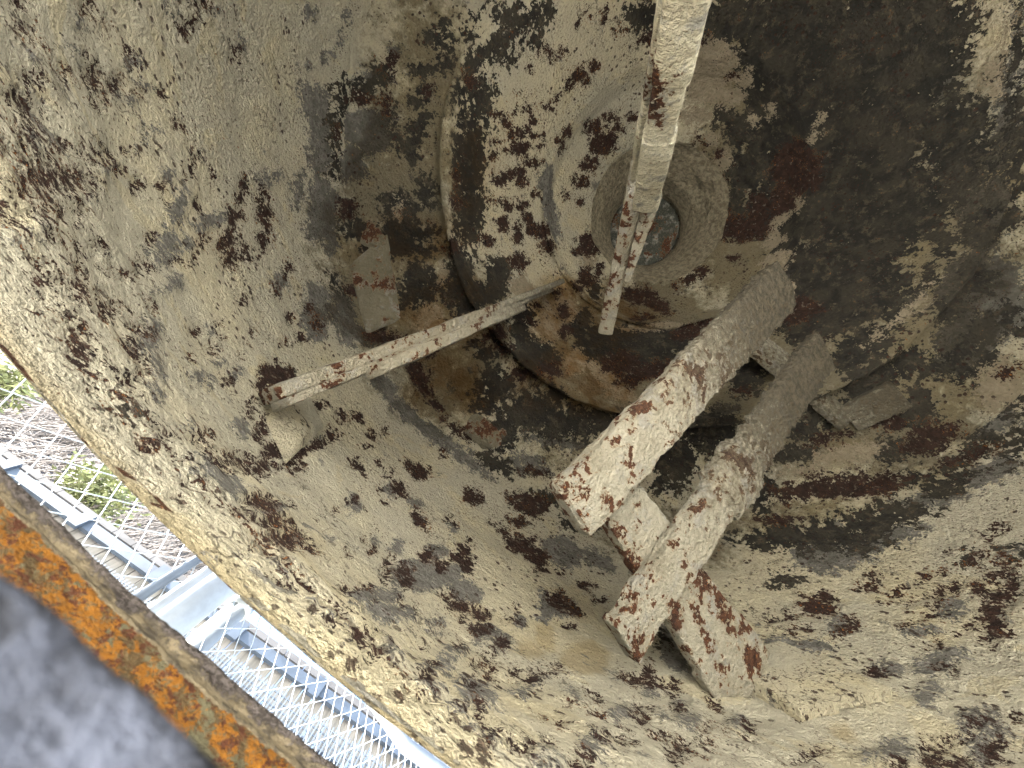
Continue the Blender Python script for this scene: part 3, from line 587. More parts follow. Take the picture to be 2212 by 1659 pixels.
d 573,-802 694,-676 678,-590 631,-484 470,-486 279,-543 53,-615 40,-717 6,-843 83,-902 228,-921 396,-871
d 310,-1074 429,-1008 417,-967 375,-946 309,-931 169,-959 16,-998 -69,-1050 -66,-1093 -35,-1129 80,-1128 192,-1127
d 584,-959 626,-898 679,-831 612,-827 535,-836 433,-853 302,-904 249,-963 227,-1009 296,-1027 359,-1045 470,-998
d 883,-613 970,-518 986,-410 927,-337 814,-330 650,-392 514,-471 425,-567 454,-665 552,-738 668,-749 791,-684
d 721,-469 769,-380 788,-302 776,-183 664,-211 573,-277 486,-363 391,-454 334,-544 383,-584 495,-581 631,-566
d 754,-780 800,-720 834,-657 837,-597 745,-634 654,-659 553,-736 475,-806 491,-847 520,-874 594,-863 676,-839
c 103,-747 126,-730 108,-717 82,-714 56,-724 34,-740 51,-753 77,-756
c 413,-752 398,-706 380,-703 354,-711 354,-765 349,-784 370,-786 395,-774
c 335,-825 346,-810 337,-803 314,-812 288,-825 283,-840 297,-843 316,-839
c 583,-464 603,-443 610,-402 607,-360 610,-316 599,-295 585,-287 568,-303 553,-345 547,-391 543,-435 559,-456
c 614,-484 636,-435 595,-434 552,-451 509,-489 502,-529 526,-550 575,-522
c 659,-325 697,-293 693,-249 668,-218 635,-225 606,-265 592,-318 620,-335
r 540,-686 599,-630 626,-575 573,-520 523,-488 443,-506 353,-555 297,-608 255,-658 293,-700 375,-708 459,-726
r 538,-536 561,-495 602,-462 581,-429 570,-396 536,-394 499,-416 467,-443 429,-477 421,-515 443,-538 486,-542
g 593,-1008 670,-958 721,-908 710,-891 667,-899 581,-947 501,-984 424,-1031 382,-1067 390,-1084 449,-1073 523,-1043
d 702,-1017 723,-1000 709,-995 686,-1000 659,-1012 641,-1029 656,-1032 677,-1029
c 590,-1097 614,-1078 623,-1066 616,-1065 607,-1065 585,-1077 559,-1097 537,-1115 532,-1124 522,-1137 542,-1128 565,-1116
c 670,-1025 692,-1000 690,-990 691,-978 666,-990 637,-1011 607,-1034 591,-1054 587,-1067 591,-1075 616,-1064 643,-1052
g 934,-857 1044,-722 1108,-619 1095,-610 1064,-622 976,-709 840,-863 716,-981 633,-1065 642,-1081 698,-1056 807,-975
g 979,-722 1003,-662 997,-628 977,-609 918,-662 858,-713 817,-780 802,-824 795,-862 834,-852 873,-847 935,-790
d 758,-881 789,-857 778,-845 771,-832 743,-836 711,-850 682,-867 645,-891 661,-902 660,-921 699,-910 732,-902
d 743,-998 764,-981 758,-978 746,-979 723,-995 703,-1011 705,-1017 719,-1015
d 956,-788 966,-776 968,-766 954,-771 938,-786 926,-799 930,-803 941,-801
d 1028,-577 1062,-518 1047,-492 1015,-487 963,-527 920,-582 888,-629 866,-674 889,-684 918,-683 957,-671 1005,-626
d 1127,-485 1147,-453 1148,-429 1141,-415 1126,-410 1101,-428 1077,-458 1054,-490 1056,-510 1054,-534 1079,-522 1102,-517
g 1168,-737 1212,-672 1241,-609 1184,-481 1139,-487 1065,-566 997,-617 944,-691 922,-744 956,-748 992,-748 1055,-706
d 1219,-697 1234,-666 1233,-644 1217,-635 1128,-592 1114,-620 1164,-724 1190,-720
r -739,2599 -709,2618 -691,2632 -700,2630 -713,2626 -736,2611 -757,2594 -757,2590
r -781,2564 -769,2573 -754,2584 -745,2592 -742,2596 -751,2590 -768,2577 -778,2568
r -869,2466 -841,2490 -825,2505 -832,2503 -851,2490 -875,2470 -897,2450 -890,2451
r -778,2530 -720,2575 -698,2597 -704,2600 -741,2578 -799,2538 -819,2514 -817,2507
r -726,2589 -700,2606 -675,2625 -663,2636 -674,2633 -692,2624 -720,2603 -731,2590
r -839,2477 -828,2487 -816,2498 -812,2505 -817,2503 -829,2493 -840,2481 -844,2475
r -633,2651 -621,2657 -609,2665 -612,2665 -620,2663 -634,2656 -641,2650 -644,2646
r -634,2645 -627,2649 -621,2653 -621,2654 -627,2652 -634,2648 -640,2644 -638,2644
r -678,2607 -657,2620 -640,2635 -632,2643 -644,2639 -661,2628 -681,2613 -688,2603
r -662,2629 -654,2634 -648,2638 -649,2639 -653,2638 -659,2634 -665,2630 -667,2627
r -837,2441 -828,2448 -820,2458 -818,2462 -824,2458 -833,2450 -842,2440 -842,2437
r -766,2504 -723,2541 -693,2573 -695,2580 -714,2573 -754,2539 -784,2508 -797,2484
r -836,2398 -788,2453 -746,2501 -723,2532 -719,2545 -760,2509 -806,2461 -839,2411
r -712,2552 -686,2573 -667,2592 -652,2608 -664,2603 -690,2584 -710,2565 -720,2551
r -690,2558 -666,2576 -648,2593 -642,2602 -654,2598 -681,2578 -702,2559 -710,2547
r -763,2480 -747,2495 -733,2510 -732,2515 -737,2515 -752,2502 -764,2487 -768,2479
r -653,2612 -632,2625 -616,2637 -619,2639 -629,2635 -649,2622 -663,2611 -669,2604
r -612,2639 -600,2647 -593,2653 -594,2654 -598,2654 -606,2649 -616,2642 -617,2638
g -569,2680 -554,2689 -548,2696 -548,2700 -556,2699 -570,2690 -581,2681 -581,2677
r -550,2692 -545,2695 -542,2697 -541,2698 -546,2697 -551,2694 -554,2692 -554,2691
r -568,2686 -564,2688 -560,2690 -560,2691 -564,2690 -568,2688 -571,2686 -570,2685
r -589,2641 -561,2659 -539,2675 -534,2683 -535,2688 -556,2676 -576,2660 -599,2640
r -516,2667 -496,2679 -486,2689 -479,2697 -485,2700 -500,2696 -520,2686 -536,2676 -555,2664 -553,2660 -555,2652 -537,2658
r -509,2669 -486,2678 -467,2689 -447,2700 -440,2707 -451,2706 -465,2704 -488,2694 -506,2684 -520,2676 -525,2670 -520,2668
r -508,2673 -482,2689 -459,2704 -468,2705 -483,2703 -507,2690 -526,2675 -521,2672
r -404,2720 -388,2728 -386,2732 -394,2731 -410,2725 -423,2718 -427,2713 -423,2712
r -426,2708 -414,2713 -406,2719 -411,2719 -420,2717 -432,2712 -437,2707 -434,2706
r -421,2724 -411,2729 -406,2732 -411,2731 -423,2727 -436,2721 -436,2719 -434,2719
r -379,2733 -374,2735 -369,2739 -364,2743 -367,2743 -371,2741 -377,2737 -380,2734
r -502,2700 -493,2703 -483,2709 -478,2712 -481,2713 -490,2709 -499,2704 -504,2701
g -490,2703 -477,2710 -470,2715 -470,2718 -478,2717 -491,2710 -502,2703 -502,2699
r -431,2731 -424,2734 -422,2735 -422,2736 -429,2734 -436,2731 -440,2729 -437,2729
r -947,2330 -935,2342 -922,2361 -915,2375 -924,2370 -941,2351 -953,2334 -954,2328
r -973,2263 -954,2290 -938,2315 -925,2339 -927,2345 -946,2321 -964,2296 -975,2271
r -1013,2190 -980,2231 -967,2258 -965,2274 -1000,2242 -1036,2199 -1049,2169 -1042,2163
r -1071,2002 -1044,2036 -1037,2051 -1047,2047 -1072,2020 -1102,1985 -1111,1965 -1093,1980
g -1066,2062 -1043,2094 -1029,2139 -1020,2181 -1036,2177 -1065,2136 -1087,2079 -1084,2056
r -1056,2066 -1045,2084 -1036,2105 -1037,2120 -1047,2115 -1060,2097 -1066,2078 -1067,2062
g -1017,2095 -991,2114 -965,2145 -954,2186 -949,2217 -978,2188 -1005,2151 -1023,2110
g -986,2150 -968,2176 -935,2228 -909,2273 -900,2291 -917,2273 -947,2228 -975,2178
r -888,2280 -872,2298 -863,2314 -864,2320 -876,2312 -888,2298 -900,2281 -900,2272
g -905,2273 -885,2296 -871,2315 -877,2317 -893,2305 -909,2288 -920,2272 -923,2260
g -789,2344 -751,2381 -723,2416 -696,2457 -683,2484 -708,2471 -733,2461 -782,2405 -821,2370 -837,2340 -837,2322 -818,2326
r -767,2394 -753,2414 -740,2438 -741,2448 -757,2437 -780,2409 -785,2392 -780,2388
r -763,2430 -749,2443 -731,2469 -723,2484 -729,2484 -747,2465 -763,2442 -770,2427
r -666,2500 -626,2538 -596,2573 -582,2595 -600,2591 -643,2553 -681,2512 -695,2483
r -607,2550 -591,2565 -571,2588 -556,2609 -564,2606 -580,2591 -601,2568 -610,2552
r -601,2542 -584,2557 -572,2569 -568,2577 -583,2568 -600,2555 -612,2540 -614,2534
g -730,2408 -695,2435 -650,2497 -614,2542 -592,2575 -606,2576 -637,2556 -678,2522 -724,2478 -764,2422 -768,2397 -760,2386
g -635,2480 -571,2531 -510,2583 -512,2591 -497,2609 -542,2583 -587,2557 -652,2505 -698,2457 -727,2420 -732,2405 -698,2424
r -556,2575 -532,2594 -503,2624 -491,2641 -491,2648 -516,2630 -548,2598 -570,2569
r -480,2637 -444,2662 -419,2681 -430,2681 -449,2674 -486,2651 -509,2631 -501,2629
r -466,2663 -451,2672 -441,2679 -445,2679 -454,2676 -467,2668 -481,2659 -476,2659
g -545,2603 -524,2616 -495,2641 -481,2657 -481,2663 -508,2645 -534,2623 -552,2603
g -448,2679 -434,2688 -422,2698 -417,2705 -425,2703 -436,2697 -447,2688 -453,2680
g -511,2583 -471,2615 -440,2652 -429,2672 -456,2658 -489,2637 -529,2596 -539,2570
g -410,2692 -395,2701 -387,2708 -388,2712 -400,2709 -418,2701 -427,2692 -424,2688
r -395,2708 -388,2713 -382,2717 -388,2716 -398,2711 -407,2706 -409,2704 -405,2704
r -403,2691 -398,2695 -393,2698 -395,2699 -400,2697 -406,2694 -411,2691 -408,2690
r -434,2656 -427,2661 -422,2665 -421,2667 -426,2665 -433,2661 -437,2656 -439,2653
r -413,2693 -409,2696 -405,2700 -405,2702 -408,2702 -413,2698 -416,2695 -416,2693
g -390,2692 -375,2701 -369,2709 -367,2715 -380,2711 -394,2704 -404,2694 -401,2690
d -363,2687 -355,2694 -356,2697 -364,2696 -371,2694 -379,2689 -377,2685 -372,2684
g -384,2684 -367,2694 -360,2703 -363,2707 -373,2704 -386,2697 -396,2687 -395,2682
r -362,2725 -354,2729 -348,2732 -354,2731 -362,2728 -370,2724 -373,2722 -370,2722
r -324,2731 -312,2737 -310,2741 -317,2740 -330,2736 -341,2729 -342,2726 -334,2727
g -334,2731 -324,2736 -319,2740 -321,2741 -331,2739 -342,2734 -346,2730 -346,2727
r -323,2716 -313,2722 -311,2725 -312,2727 -320,2725 -328,2720 -334,2716 -331,2715
r -277,2729 -264,2738 -260,2744 -272,2743 -290,2737 -304,2728 -311,2719 -294,2723
r -270,2729 -265,2733 -262,2735 -264,2736 -269,2735 -274,2733 -276,2730 -274,2729
r -313,2689 -292,2706 -289,2714 -294,2718 -315,2711 -333,2698 -341,2686 -340,2677
g -304,2704 -292,2709 -283,2719 -280,2726 -280,2733 -286,2735 -297,2731 -308,2725 -322,2717 -324,2708 -323,2702 -318,2697
r -248,2714 -238,2721 -233,2727 -237,2729 -248,2725 -260,2719 -266,2713 -259,2712
r -370,2598 -349,2620 -332,2643 -325,2658 -335,2654 -349,2642 -369,2620 -377,2601
r -389,2560 -362,2584 -349,2608 -352,2616 -365,2613 -392,2585 -408,2561 -415,2538
g -391,2601 -368,2622 -348,2643 -350,2651 -370,2641 -397,2619 -415,2596 -417,2583
r -325,2599 -304,2622 -303,2634 -311,2636 -328,2624 -349,2603 -357,2583 -348,2579
r -341,2460 -326,2486 -309,2534 -282,2592 -274,2628 -272,2649 -279,2658 -307,2619 -333,2587 -355,2527 -365,2480 -360,2444
r -285,2623 -269,2644 -256,2663 -260,2669 -267,2670 -282,2655 -294,2636 -293,2625
r -311,2487 -279,2523 -258,2573 -271,2579 -298,2563 -339,2513 -355,2477 -343,2461
r -280,2574 -259,2604 -245,2638 -241,2661 -251,2666 -275,2638 -295,2597 -299,2560
r -220,2693 -214,2701 -213,2706 -218,2707 -225,2705 -233,2697 -234,2689 -228,2689
g -218,2651 -187,2683 -181,2710 -196,2718 -207,2728 -231,2722 -255,2715 -266,2699 -289,2670 -302,2634 -278,2628 -255,2615
g -186,2638 -163,2666 -144,2697 -155,2711 -173,2713 -193,2714 -215,2705 -237,2678 -253,2647 -253,2619 -238,2606 -212,2612
r -146,2649 -129,2673 -122,2691 -124,2704 -142,2693 -162,2677 -171,2652 -168,2636
r -141,2726 -134,2731 -132,2735 -137,2737 -145,2735 -152,2731 -154,2725 -149,2724
r -141,2751 -138,2756 -135,2760 -145,2762 -154,2765 -166,2764 -173,2761 -177,2758 -179,2753 -170,2750 -162,2746 -149,2747
r -158,2763 -156,2765 -166,2765 -174,2765 -186,2763 -200,2762 -201,2761 -198,2760 -192,2759 -182,2759 -170,2760 -158,2762
r -194,2760 -200,2762 -205,2763 -220,2763 -236,2762 -244,2760 -253,2759 -255,2757 -244,2757 -231,2757 -215,2758 -202,2759
r -175,2762 -176,2763 -182,2763 -195,2763 -209,2762 -216,2761 -224,2760 -219,2759 -215,2758 -202,2759 -188,2759 -180,2760
r -143,2763 -146,2765 -155,2767 -167,2767 -173,2766 -175,2764 -165,2762 -149,2761
r -263,2759 -261,2760 -263,2762 -269,2761 -275,2761 -275,2759 -273,2757 -267,2757
r -256,2759 -254,2760 -255,2761 -257,2761 -262,2760 -263,2758 -262,2757 -259,2757
r -296,2753 -294,2754 -298,2754 -303,2754 -307,2752 -307,2751 -305,2751 -300,2751
r -325,2747 -320,2750 -320,2751 -324,2750 -331,2748 -336,2745 -338,2743 -332,2745
r -263,2670 -248,2685 -238,2701 -241,2707 -249,2707 -260,2698 -269,2682 -271,2670
r -186,2726 -181,2732 -180,2737 -186,2739 -196,2738 -202,2732 -203,2726 -195,2726
r -937,1912 -921,1928 -913,1946 -913,1960 -931,1954 -950,1939 -959,1918 -953,1908
r -828,2194 -821,2203 -811,2229 -811,2245 -819,2241 -831,2225 -841,2197 -836,2190
r -766,2201 -751,2217 -744,2230 -749,2237 -767,2226 -786,2206 -794,2189 -785,2186
r -843,2126 -826,2148 -823,2157 -828,2158 -848,2138 -865,2114 -872,2100 -860,2108
g -823,2160 -802,2182 -798,2197 -802,2205 -823,2190 -840,2171 -848,2154 -840,2152
r -799,2150 -791,2163 -787,2173 -790,2177 -800,2173 -809,2160 -816,2147 -808,2147
r -770,2082 -764,2091 -763,2101 -766,2108 -772,2105 -778,2095 -779,2085 -776,2080
r -727,2137 -720,2149 -717,2161 -721,2168 -730,2163 -738,2152 -739,2141 -736,2132
g -648,2347 -624,2380 -617,2402 -619,2415 -645,2393 -669,2365 -685,2332 -669,2334
g -723,2204 -705,2222 -697,2243 -690,2274 -700,2276 -721,2253 -731,2225 -731,2211
g -632,2326 -605,2362 -589,2389 -605,2383 -630,2362 -656,2327 -667,2302 -658,2302
g -652,2210 -634,2243 -623,2270 -646,2258 -675,2234 -697,2199 -695,2184 -685,2177
r -654,2227 -639,2243 -624,2277 -607,2324 -614,2329 -627,2315 -651,2266 -657,2239
r -722,2314 -706,2331 -702,2340 -702,2345 -716,2335 -732,2317 -738,2306 -734,2305
r -813,2003 -799,2021 -791,2044 -799,2050 -817,2036 -831,2012 -837,1995 -831,1989
r -1077,1813 -1053,1848 -1043,1880 -1060,1881 -1083,1873 -1104,1837 -1113,1807 -1104,1794
r -1073,1732 -1065,1751 -1067,1782 -1071,1812 -1083,1810 -1091,1787 -1089,1758 -1083,1733
r -527,2272 -507,2292 -487,2326 -502,2324 -532,2291 -559,2268 -568,2251 -554,2251
g -473,2340 -429,2371 -410,2416 -409,2442 -433,2441 -470,2422 -496,2381 -504,2341
r -996,1647 -964,1686 -957,1713 -975,1713 -1006,1684 -1036,1647 -1037,1627 -1030,1613
r -938,1749 -923,1785 -916,1816 -930,1820 -954,1789 -977,1753 -972,1733 -960,1731
r -937,1789 -931,1805 -931,1819 -936,1828 -944,1827 -950,1812 -953,1795 -946,1789
g -950,1682 -924,1734 -910,1796 -942,1804 -975,1782 -1004,1733 -1013,1681 -986,1671
g -890,1465 -866,1492 -862,1517 -871,1534 -896,1524 -922,1506 -931,1477 -918,1460
d -889,1491 -867,1509 -855,1531 -870,1537 -893,1531 -917,1512 -930,1488 -915,1480
d -850,1497 -824,1518 -814,1538 -828,1544 -855,1538 -880,1515 -891,1493 -874,1491
r -798,1466 -792,1483 -803,1502 -825,1514 -844,1500 -855,1476 -844,1453 -818,1456
r -841,1701 -827,1723 -826,1738 -838,1738 -851,1730 -862,1712 -866,1695 -857,1691
r -823,1788 -810,1810 -803,1839 -818,1843 -836,1832 -851,1806 -852,1784 -842,1777
r -764,1720 -743,1747 -742,1776 -762,1776 -783,1767 -798,1739 -801,1712 -787,1696
r -739,1817 -724,1844 -721,1871 -734,1879 -757,1868 -771,1834 -774,1812 -762,1806
r -747,1889 -737,1911 -736,1939 -742,1959 -754,1959 -762,1939 -765,1916 -759,1896
r -670,2017 -664,2036 -669,2052 -685,2055 -698,2040 -707,2023 -697,2011 -685,2009
d -602,2016 -591,2049 -597,2079 -599,2117 -613,2150 -639,2147 -665,2132 -679,2092 -680,2053 -671,2029 -655,2001 -629,2007
r -606,2004 -582,2036 -574,2081 -579,2136 -600,2164 -622,2181 -650,2172 -672,2130 -686,2078 -680,2034 -661,2007 -635,1985
r -598,2154 -577,2184 -572,2212 -583,2229 -609,2211 -631,2183 -639,2150 -626,2128
g -796,1624 -756,1694 -697,1776 -699,1824 -732,1834 -788,1807 -848,1754 -896,1686 -945,1608 -925,1576 -902,1562 -861,1563
g -735,1541 -680,1592 -625,1641 -597,1693 -639,1704 -683,1712 -754,1678 -817,1632 -843,1586 -885,1532 -840,1525 -808,1505
r -540,1524 -541,1572 -567,1594 -604,1614 -636,1590 -647,1557 -627,1524 -576,1503
r -506,1505 -500,1524 -515,1561 -547,1580 -572,1568 -583,1539 -563,1506 -534,1499
o -531,1504 -516,1522 -534,1565 -555,1589 -581,1612 -613,1630 -640,1619 -657,1590 -651,1553 -633,1519 -591,1495 -550,1484
g -514,1532 -505,1566 -535,1600 -566,1629 -602,1654 -637,1662 -658,1645 -674,1621 -671,1577 -636,1549 -592,1538 -556,1530
g -308,1735 -307,1758 -337,1774 -381,1777 -432,1775 -466,1753 -491,1728 -481,1701 -445,1683 -394,1690 -341,1686 -310,1711
g -101,1727 -139,1756 -173,1781 -230,1798 -288,1794 -339,1787 -354,1766 -364,1741 -309,1719 -256,1698 -193,1699 -155,1714
g 104,1703 78,1732 14,1755 -49,1779 -128,1784 -168,1767 -183,1747 -199,1723 -148,1696 -68,1684 6,1685 68,1690
g 334,1675 282,1705 220,1731 136,1749 53,1755 -17,1751 -63,1735 -60,1706 28,1685 126,1673 221,1663 272,1669
r -399,2126 -375,2184 -361,2242 -396,2252 -438,2241 -464,2184 -473,2124 -442,2104
r -447,2287 -413,2327 -398,2373 -409,2389 -454,2345 -491,2295 -504,2267 -482,2266
r -458,2186 -448,2207 -449,2229 -457,2246 -475,2240 -487,2218 -488,2191 -475,2175
r -448,2006 -438,2041 -435,2069 -455,2075 -478,2069 -494,2039 -489,2015 -476,1992
r -296,2100 -299,2130 -311,2144 -333,2151 -358,2118 -360,2086 -346,2067 -321,2066
r -346,1992 -344,2023 -365,2035 -386,2036 -406,2017 -411,1985 -391,1965 -367,1973
r -303,1939 -303,1961 -322,1984 -344,1988 -361,1978 -366,1952 -347,1935 -325,1934
r -328,2322 -322,2369 -328,2407 -358,2396 -389,2368 -408,2314 -386,2299 -355,2300
r -323,2182 -312,2208 -300,2251 -292,2308 -291,2354 -277,2426 -279,2447 -294,2424 -317,2341 -329,2296 -336,2238 -330,2208
r -323,2138 -302,2161 -293,2207 -299,2237 -316,2238 -335,2229 -348,2186 -338,2155
r -303,2395 -273,2449 -269,2490 -279,2514 -311,2491 -337,2457 -351,2410 -333,2391
r -266,2478 -248,2506 -236,2543 -240,2561 -266,2538 -293,2504 -297,2481 -286,2473
r -261,2311 -254,2332 -250,2366 -263,2377 -280,2372 -298,2337 -296,2315 -280,2308
r -213,1885 -203,1899 -210,1913 -221,1918 -233,1911 -239,1898 -237,1884 -226,1877
r -211,1922 -207,1932 -211,1942 -219,1945 -228,1945 -229,1935 -227,1925 -220,1919
r -166,2107 -139,2132 -136,2153 -154,2159 -179,2158 -204,2136 -206,2116 -198,2099
r -114,2136 -107,2147 -112,2156 -120,2162 -133,2159 -140,2145 -136,2132 -125,2127
r -96,2054 -96,2068 -114,2071 -128,2067 -136,2057 -135,2044 -119,2039 -104,2043
r -49,2056 -43,2074 -46,2086 -55,2089 -67,2081 -77,2066 -76,2049 -64,2045
r -70,1967 -68,1973 -72,1980 -78,1984 -83,1981 -84,1976 -82,1970 -76,1965
r 80,1896 84,1945 47,1985 1,1974 -43,1959 -26,1911 1,1872 49,1864
r -7,1924 16,1954 7,1974 -14,1973 -41,1963 -56,1930 -52,1907 -31,1905
r 65,1760 61,1775 52,1785 40,1785 30,1776 27,1761 39,1753 52,1750
r -30,2146 -21,2158 -24,2168 -33,2172 -45,2163 -52,2151 -51,2139 -41,2135
r -200,1969 -211,1991 -234,1998 -257,1995 -272,1976 -265,1956 -243,1951 -217,1952
r -189,2003 -186,2019 -197,2046 -214,2065 -226,2064 -230,2049 -218,2020 -201,2006
g -38,2260 -12,2291 -12,2321 -34,2332 -64,2316 -88,2289 -92,2256 -71,2239
r -48,2260 -39,2278 -47,2295 -59,2309 -76,2300 -82,2280 -76,2262 -63,2253
r 22,2165 31,2183 32,2200 22,2203 7,2188 -1,2168 0,2157 10,2155
r 52,2065 57,2100 33,2125 3,2123 -20,2105 -17,2073 2,2048 32,2039
g 47,2059 55,2097 39,2133 8,2150 -24,2145 -39,2109 -18,2065 17,2049
g 142,2052 151,2086 134,2110 114,2118 94,2108 79,2082 90,2051 115,2045
r 342,1812 328,1857 301,1886 263,1898 244,1863 240,1817 274,1789 314,1788
r -69,2344 -64,2360 -64,2381 -72,2389 -84,2383 -89,2359 -89,2345 -80,2342
r -139,2568 -118,2608 -115,2643 -115,2664 -120,2681 -134,2684 -154,2675 -169,2644 -188,2614 -188,2583 -187,2542 -163,2553
r -156,2472 -151,2483 -151,2493 -155,2500 -163,2496 -168,2486 -169,2475 -163,2471
g -133,2516 -117,2564 -105,2614 -103,2654 -105,2682 -113,2697 -129,2686 -143,2668 -155,2634 -167,2588 -168,2533 -152,2508
r -248,1582 -258,1604 -297,1614 -334,1614 -373,1607 -396,1581 -418,1556 -400,1542 -373,1533 -328,1543 -293,1553 -259,1566
r -190,1614 -205,1629 -231,1637 -266,1638 -303,1629 -334,1614 -346,1594 -341,1576 -300,1574 -262,1579 -229,1587 -197,1598
r -110,1633 -127,1651 -161,1650 -196,1642 -204,1620 -196,1602 -157,1601 -123,1612
r -8,1657 -33,1666 -67,1669 -100,1658 -112,1643 -98,1631 -64,1628 -20,1637
o -178,1593 -182,1665 -201,1707 -235,1716 -271,1719 -317,1675 -340,1598 -341,1531 -302,1515 -271,1500 -230,1508 -203,1552
r 97,1609 94,1632 51,1662 8,1669 -26,1666 -18,1636 31,1611 83,1597
r 204,1577 195,1589 160,1608 130,1625 91,1645 58,1648 57,1629 56,1615 77,1599 108,1585 152,1575 173,1578
d -472,1162 -469,1268 -457,1307 -438,1360 -501,1344 -570,1298 -637,1250 -681,1189 -673,1083 -652,1037 -602,1045 -538,1082
d -333,1122 -307,1159 -301,1221 -372,1302 -420,1329 -485,1326 -524,1296 -555,1265 -564,1225 -471,1139 -430,1104 -378,1103
d -325,1204 -293,1237 -339,1314 -354,1340 -399,1347 -443,1345 -485,1331 -507,1304 -491,1278 -443,1211 -403,1188 -363,1194
d -366,1017 -335,1067 -304,1115 -304,1158 -358,1151 -404,1154 -454,1107 -501,1064 -532,1009 -511,980 -481,960 -424,975
d -598,1286 -560,1333 -560,1366 -573,1390 -609,1397 -658,1394 -714,1355 -761,1307 -772,1264 -753,1241 -714,1236 -660,1244
o -125,1261 -120,1393 -173,1473 -338,1494 -472,1504 -625,1485 -674,1395 -699,1317 -659,1251 -544,1127 -378,1088 -249,1183
o 88,1508 52,1555 -37,1590 -158,1605 -293,1606 -399,1554 -400,1502 -372,1463 -307,1432 -190,1414 -38,1424 87,1455
c -429,1385 -419,1414 -406,1444 -423,1467 -467,1462 -513,1456 -554,1424 -564,1390 -582,1355 -543,1351 -515,1338 -470,1363
c -626,1218 -598,1246 -591,1268 -617,1268 -659,1236 -694,1203 -690,1187 -662,1195
y -61,1466 -21,1492 -6,1515 5,1539 -21,1556 -71,1560 -131,1548 -172,1522 -217,1494 -210,1469 -168,1461 -119,1464
y -113,1451 -126,1478 -143,1504 -191,1525 -251,1520 -304,1514 -334,1493 -345,1467 -315,1444 -266,1430 -206,1421 -152,1433
y 29,1512 28,1537 15,1564 -31,1569 -64,1563 -85,1543 -59,1518 -12,1504
d 99,1403 114,1434 119,1466 80,1491 36,1513 -22,1512 -66,1491 -96,1463 -94,1431 -76,1397 -15,1387 44,1392
d -90,1383 -80,1399 -126,1408 -162,1418 -205,1417 -242,1409 -269,1396 -268,1380 -238,1366 -188,1365 -145,1365 -107,1371
d 108,1481 120,1506 76,1532 32,1554 -11,1547 -16,1521 9,1491 64,1477
d 266,1497 297,1529 287,1558 281,1589 238,1597 190,1587 145,1568 120,1540 95,1508 106,1478 155,1469 212,1481
d 371,1625 373,1641 326,1658 282,1675 237,1672 211,1663 184,1653 201,1625 233,1603 273,1586 326,1582 363,1597
r -343,1438 -344,1464 -348,1485 -352,1512 -378,1536 -401,1549 -426,1558 -432,1539 -428,1514 -414,1486 -392,1467 -370,1451
r -147,1232 -125,1269 -170,1347 -216,1358 -249,1342 -262,1322 -223,1249 -186,1206
r -69,1275 -55,1350 -71,1373 -114,1380 -157,1368 -175,1343 -135,1274 -104,1265
r 1,627 -2,682 -39,718 -91,729 -129,675 -137,626 -112,586 -54,598
r -19,552 11,577 -1,598 -30,601 -69,585 -85,556 -83,539 -56,533
r -4,739 -4,806 -47,837 -93,832 -119,800 -99,740 -68,692 -22,699
d 90,651 103,688 93,752 53,756 16,709 -8,677 0,638 46,624
c 68,937 82,983 42,1029 -29,1048 -96,1046 -170,1037 -193,989 -197,940 -149,901 -92,857 -13,878 44,900
c 70,1041 97,1085 62,1124 15,1139 -29,1148 -86,1148 -101,1102 -116,1063 -103,1023 -67,991 -12,991 40,1004
c -222,987 -220,1020 -238,1047 -264,1069 -303,1076 -345,1071 -381,1047 -374,1010 -359,983 -341,948 -294,955 -252,961
c -109,540 -73,580 -49,617 -56,641 -82,651 -130,628 -185,597 -230,548 -263,501 -267,472 -209,498 -164,515
r -107,892 -93,915 -103,933 -124,944 -150,929 -169,907 -157,887 -133,880
r -123,1007 -120,1024 -133,1043 -157,1060 -178,1056 -185,1037 -167,1014 -142,1005
r -380,875 -363,919 -364,968 -412,973 -455,961 -481,919 -473,870 -426,856
d -77,1118 -17,1163 -17,1206 -15,1266 -73,1252 -122,1236 -177,1197 -222,1152 -231,1111 -239,1067 -195,1058 -134,1077
r -63,1097 -70,1120 -97,1137 -130,1140 -160,1130 -154,1106 -126,1089 -85,1077
d 179,1151 179,1197 142,1261 77,1340 -2,1353 -72,1343 -90,1262 -94,1204 -54,1168 -6,1132 66,1117 115,1139
r 125,1012 135,1050 130,1082 93,1093 57,1066 38,1035 37,997 80,994
r 39,944 41,988 10,1009 -28,1010 -52,978 -64,942 -43,909 -1,926
d 184,910 201,950 200,987 194,1032 147,1045 100,1033 47,1019 32,972 14,925 57,902 87,862 144,882
d 374,920 377,976 378,1026 353,1077 292,1083 232,1105 182,1072 162,1020 156,963 189,906 258,883 323,889
d 676,654 715,702 637,814 554,919 448,963 344,1013 296,983 286,924 337,834 428,735 531,613 651,594
d 773,491 775,554 722,643 654,729 567,785 484,822 430,810 452,739 439,654 550,572 634,504 721,486
r 701,728 717,752 692,827 635,910 583,993 536,1020 488,1049 499,995 512,942 561,864 614,791 665,742
r 562,863 563,906 542,955 503,1003 450,1025 393,1052 362,1029 357,990 381,942 413,887 472,868 530,841
r 742,428 753,457 751,505 717,562 686,611 655,626 624,640 609,617 632,557 626,503 663,460 716,433
r 783,363 781,401 752,437 718,467 684,448 664,413 703,386 760,350
d 515,660 523,681 498,725 452,770 402,805 348,833 332,815 325,792 354,739 391,701 436,624 477,648
r 421,415 406,459 391,505 343,562 282,588 238,599 178,617 188,573 215,528 269,478 338,430 390,408
r 521,433 527,459 491,493 442,516 397,528 348,537 330,519 344,489 381,457 425,421 480,399 506,416
r 458,531 459,569 411,640 355,703 329,670 333,621 378,575 427,541
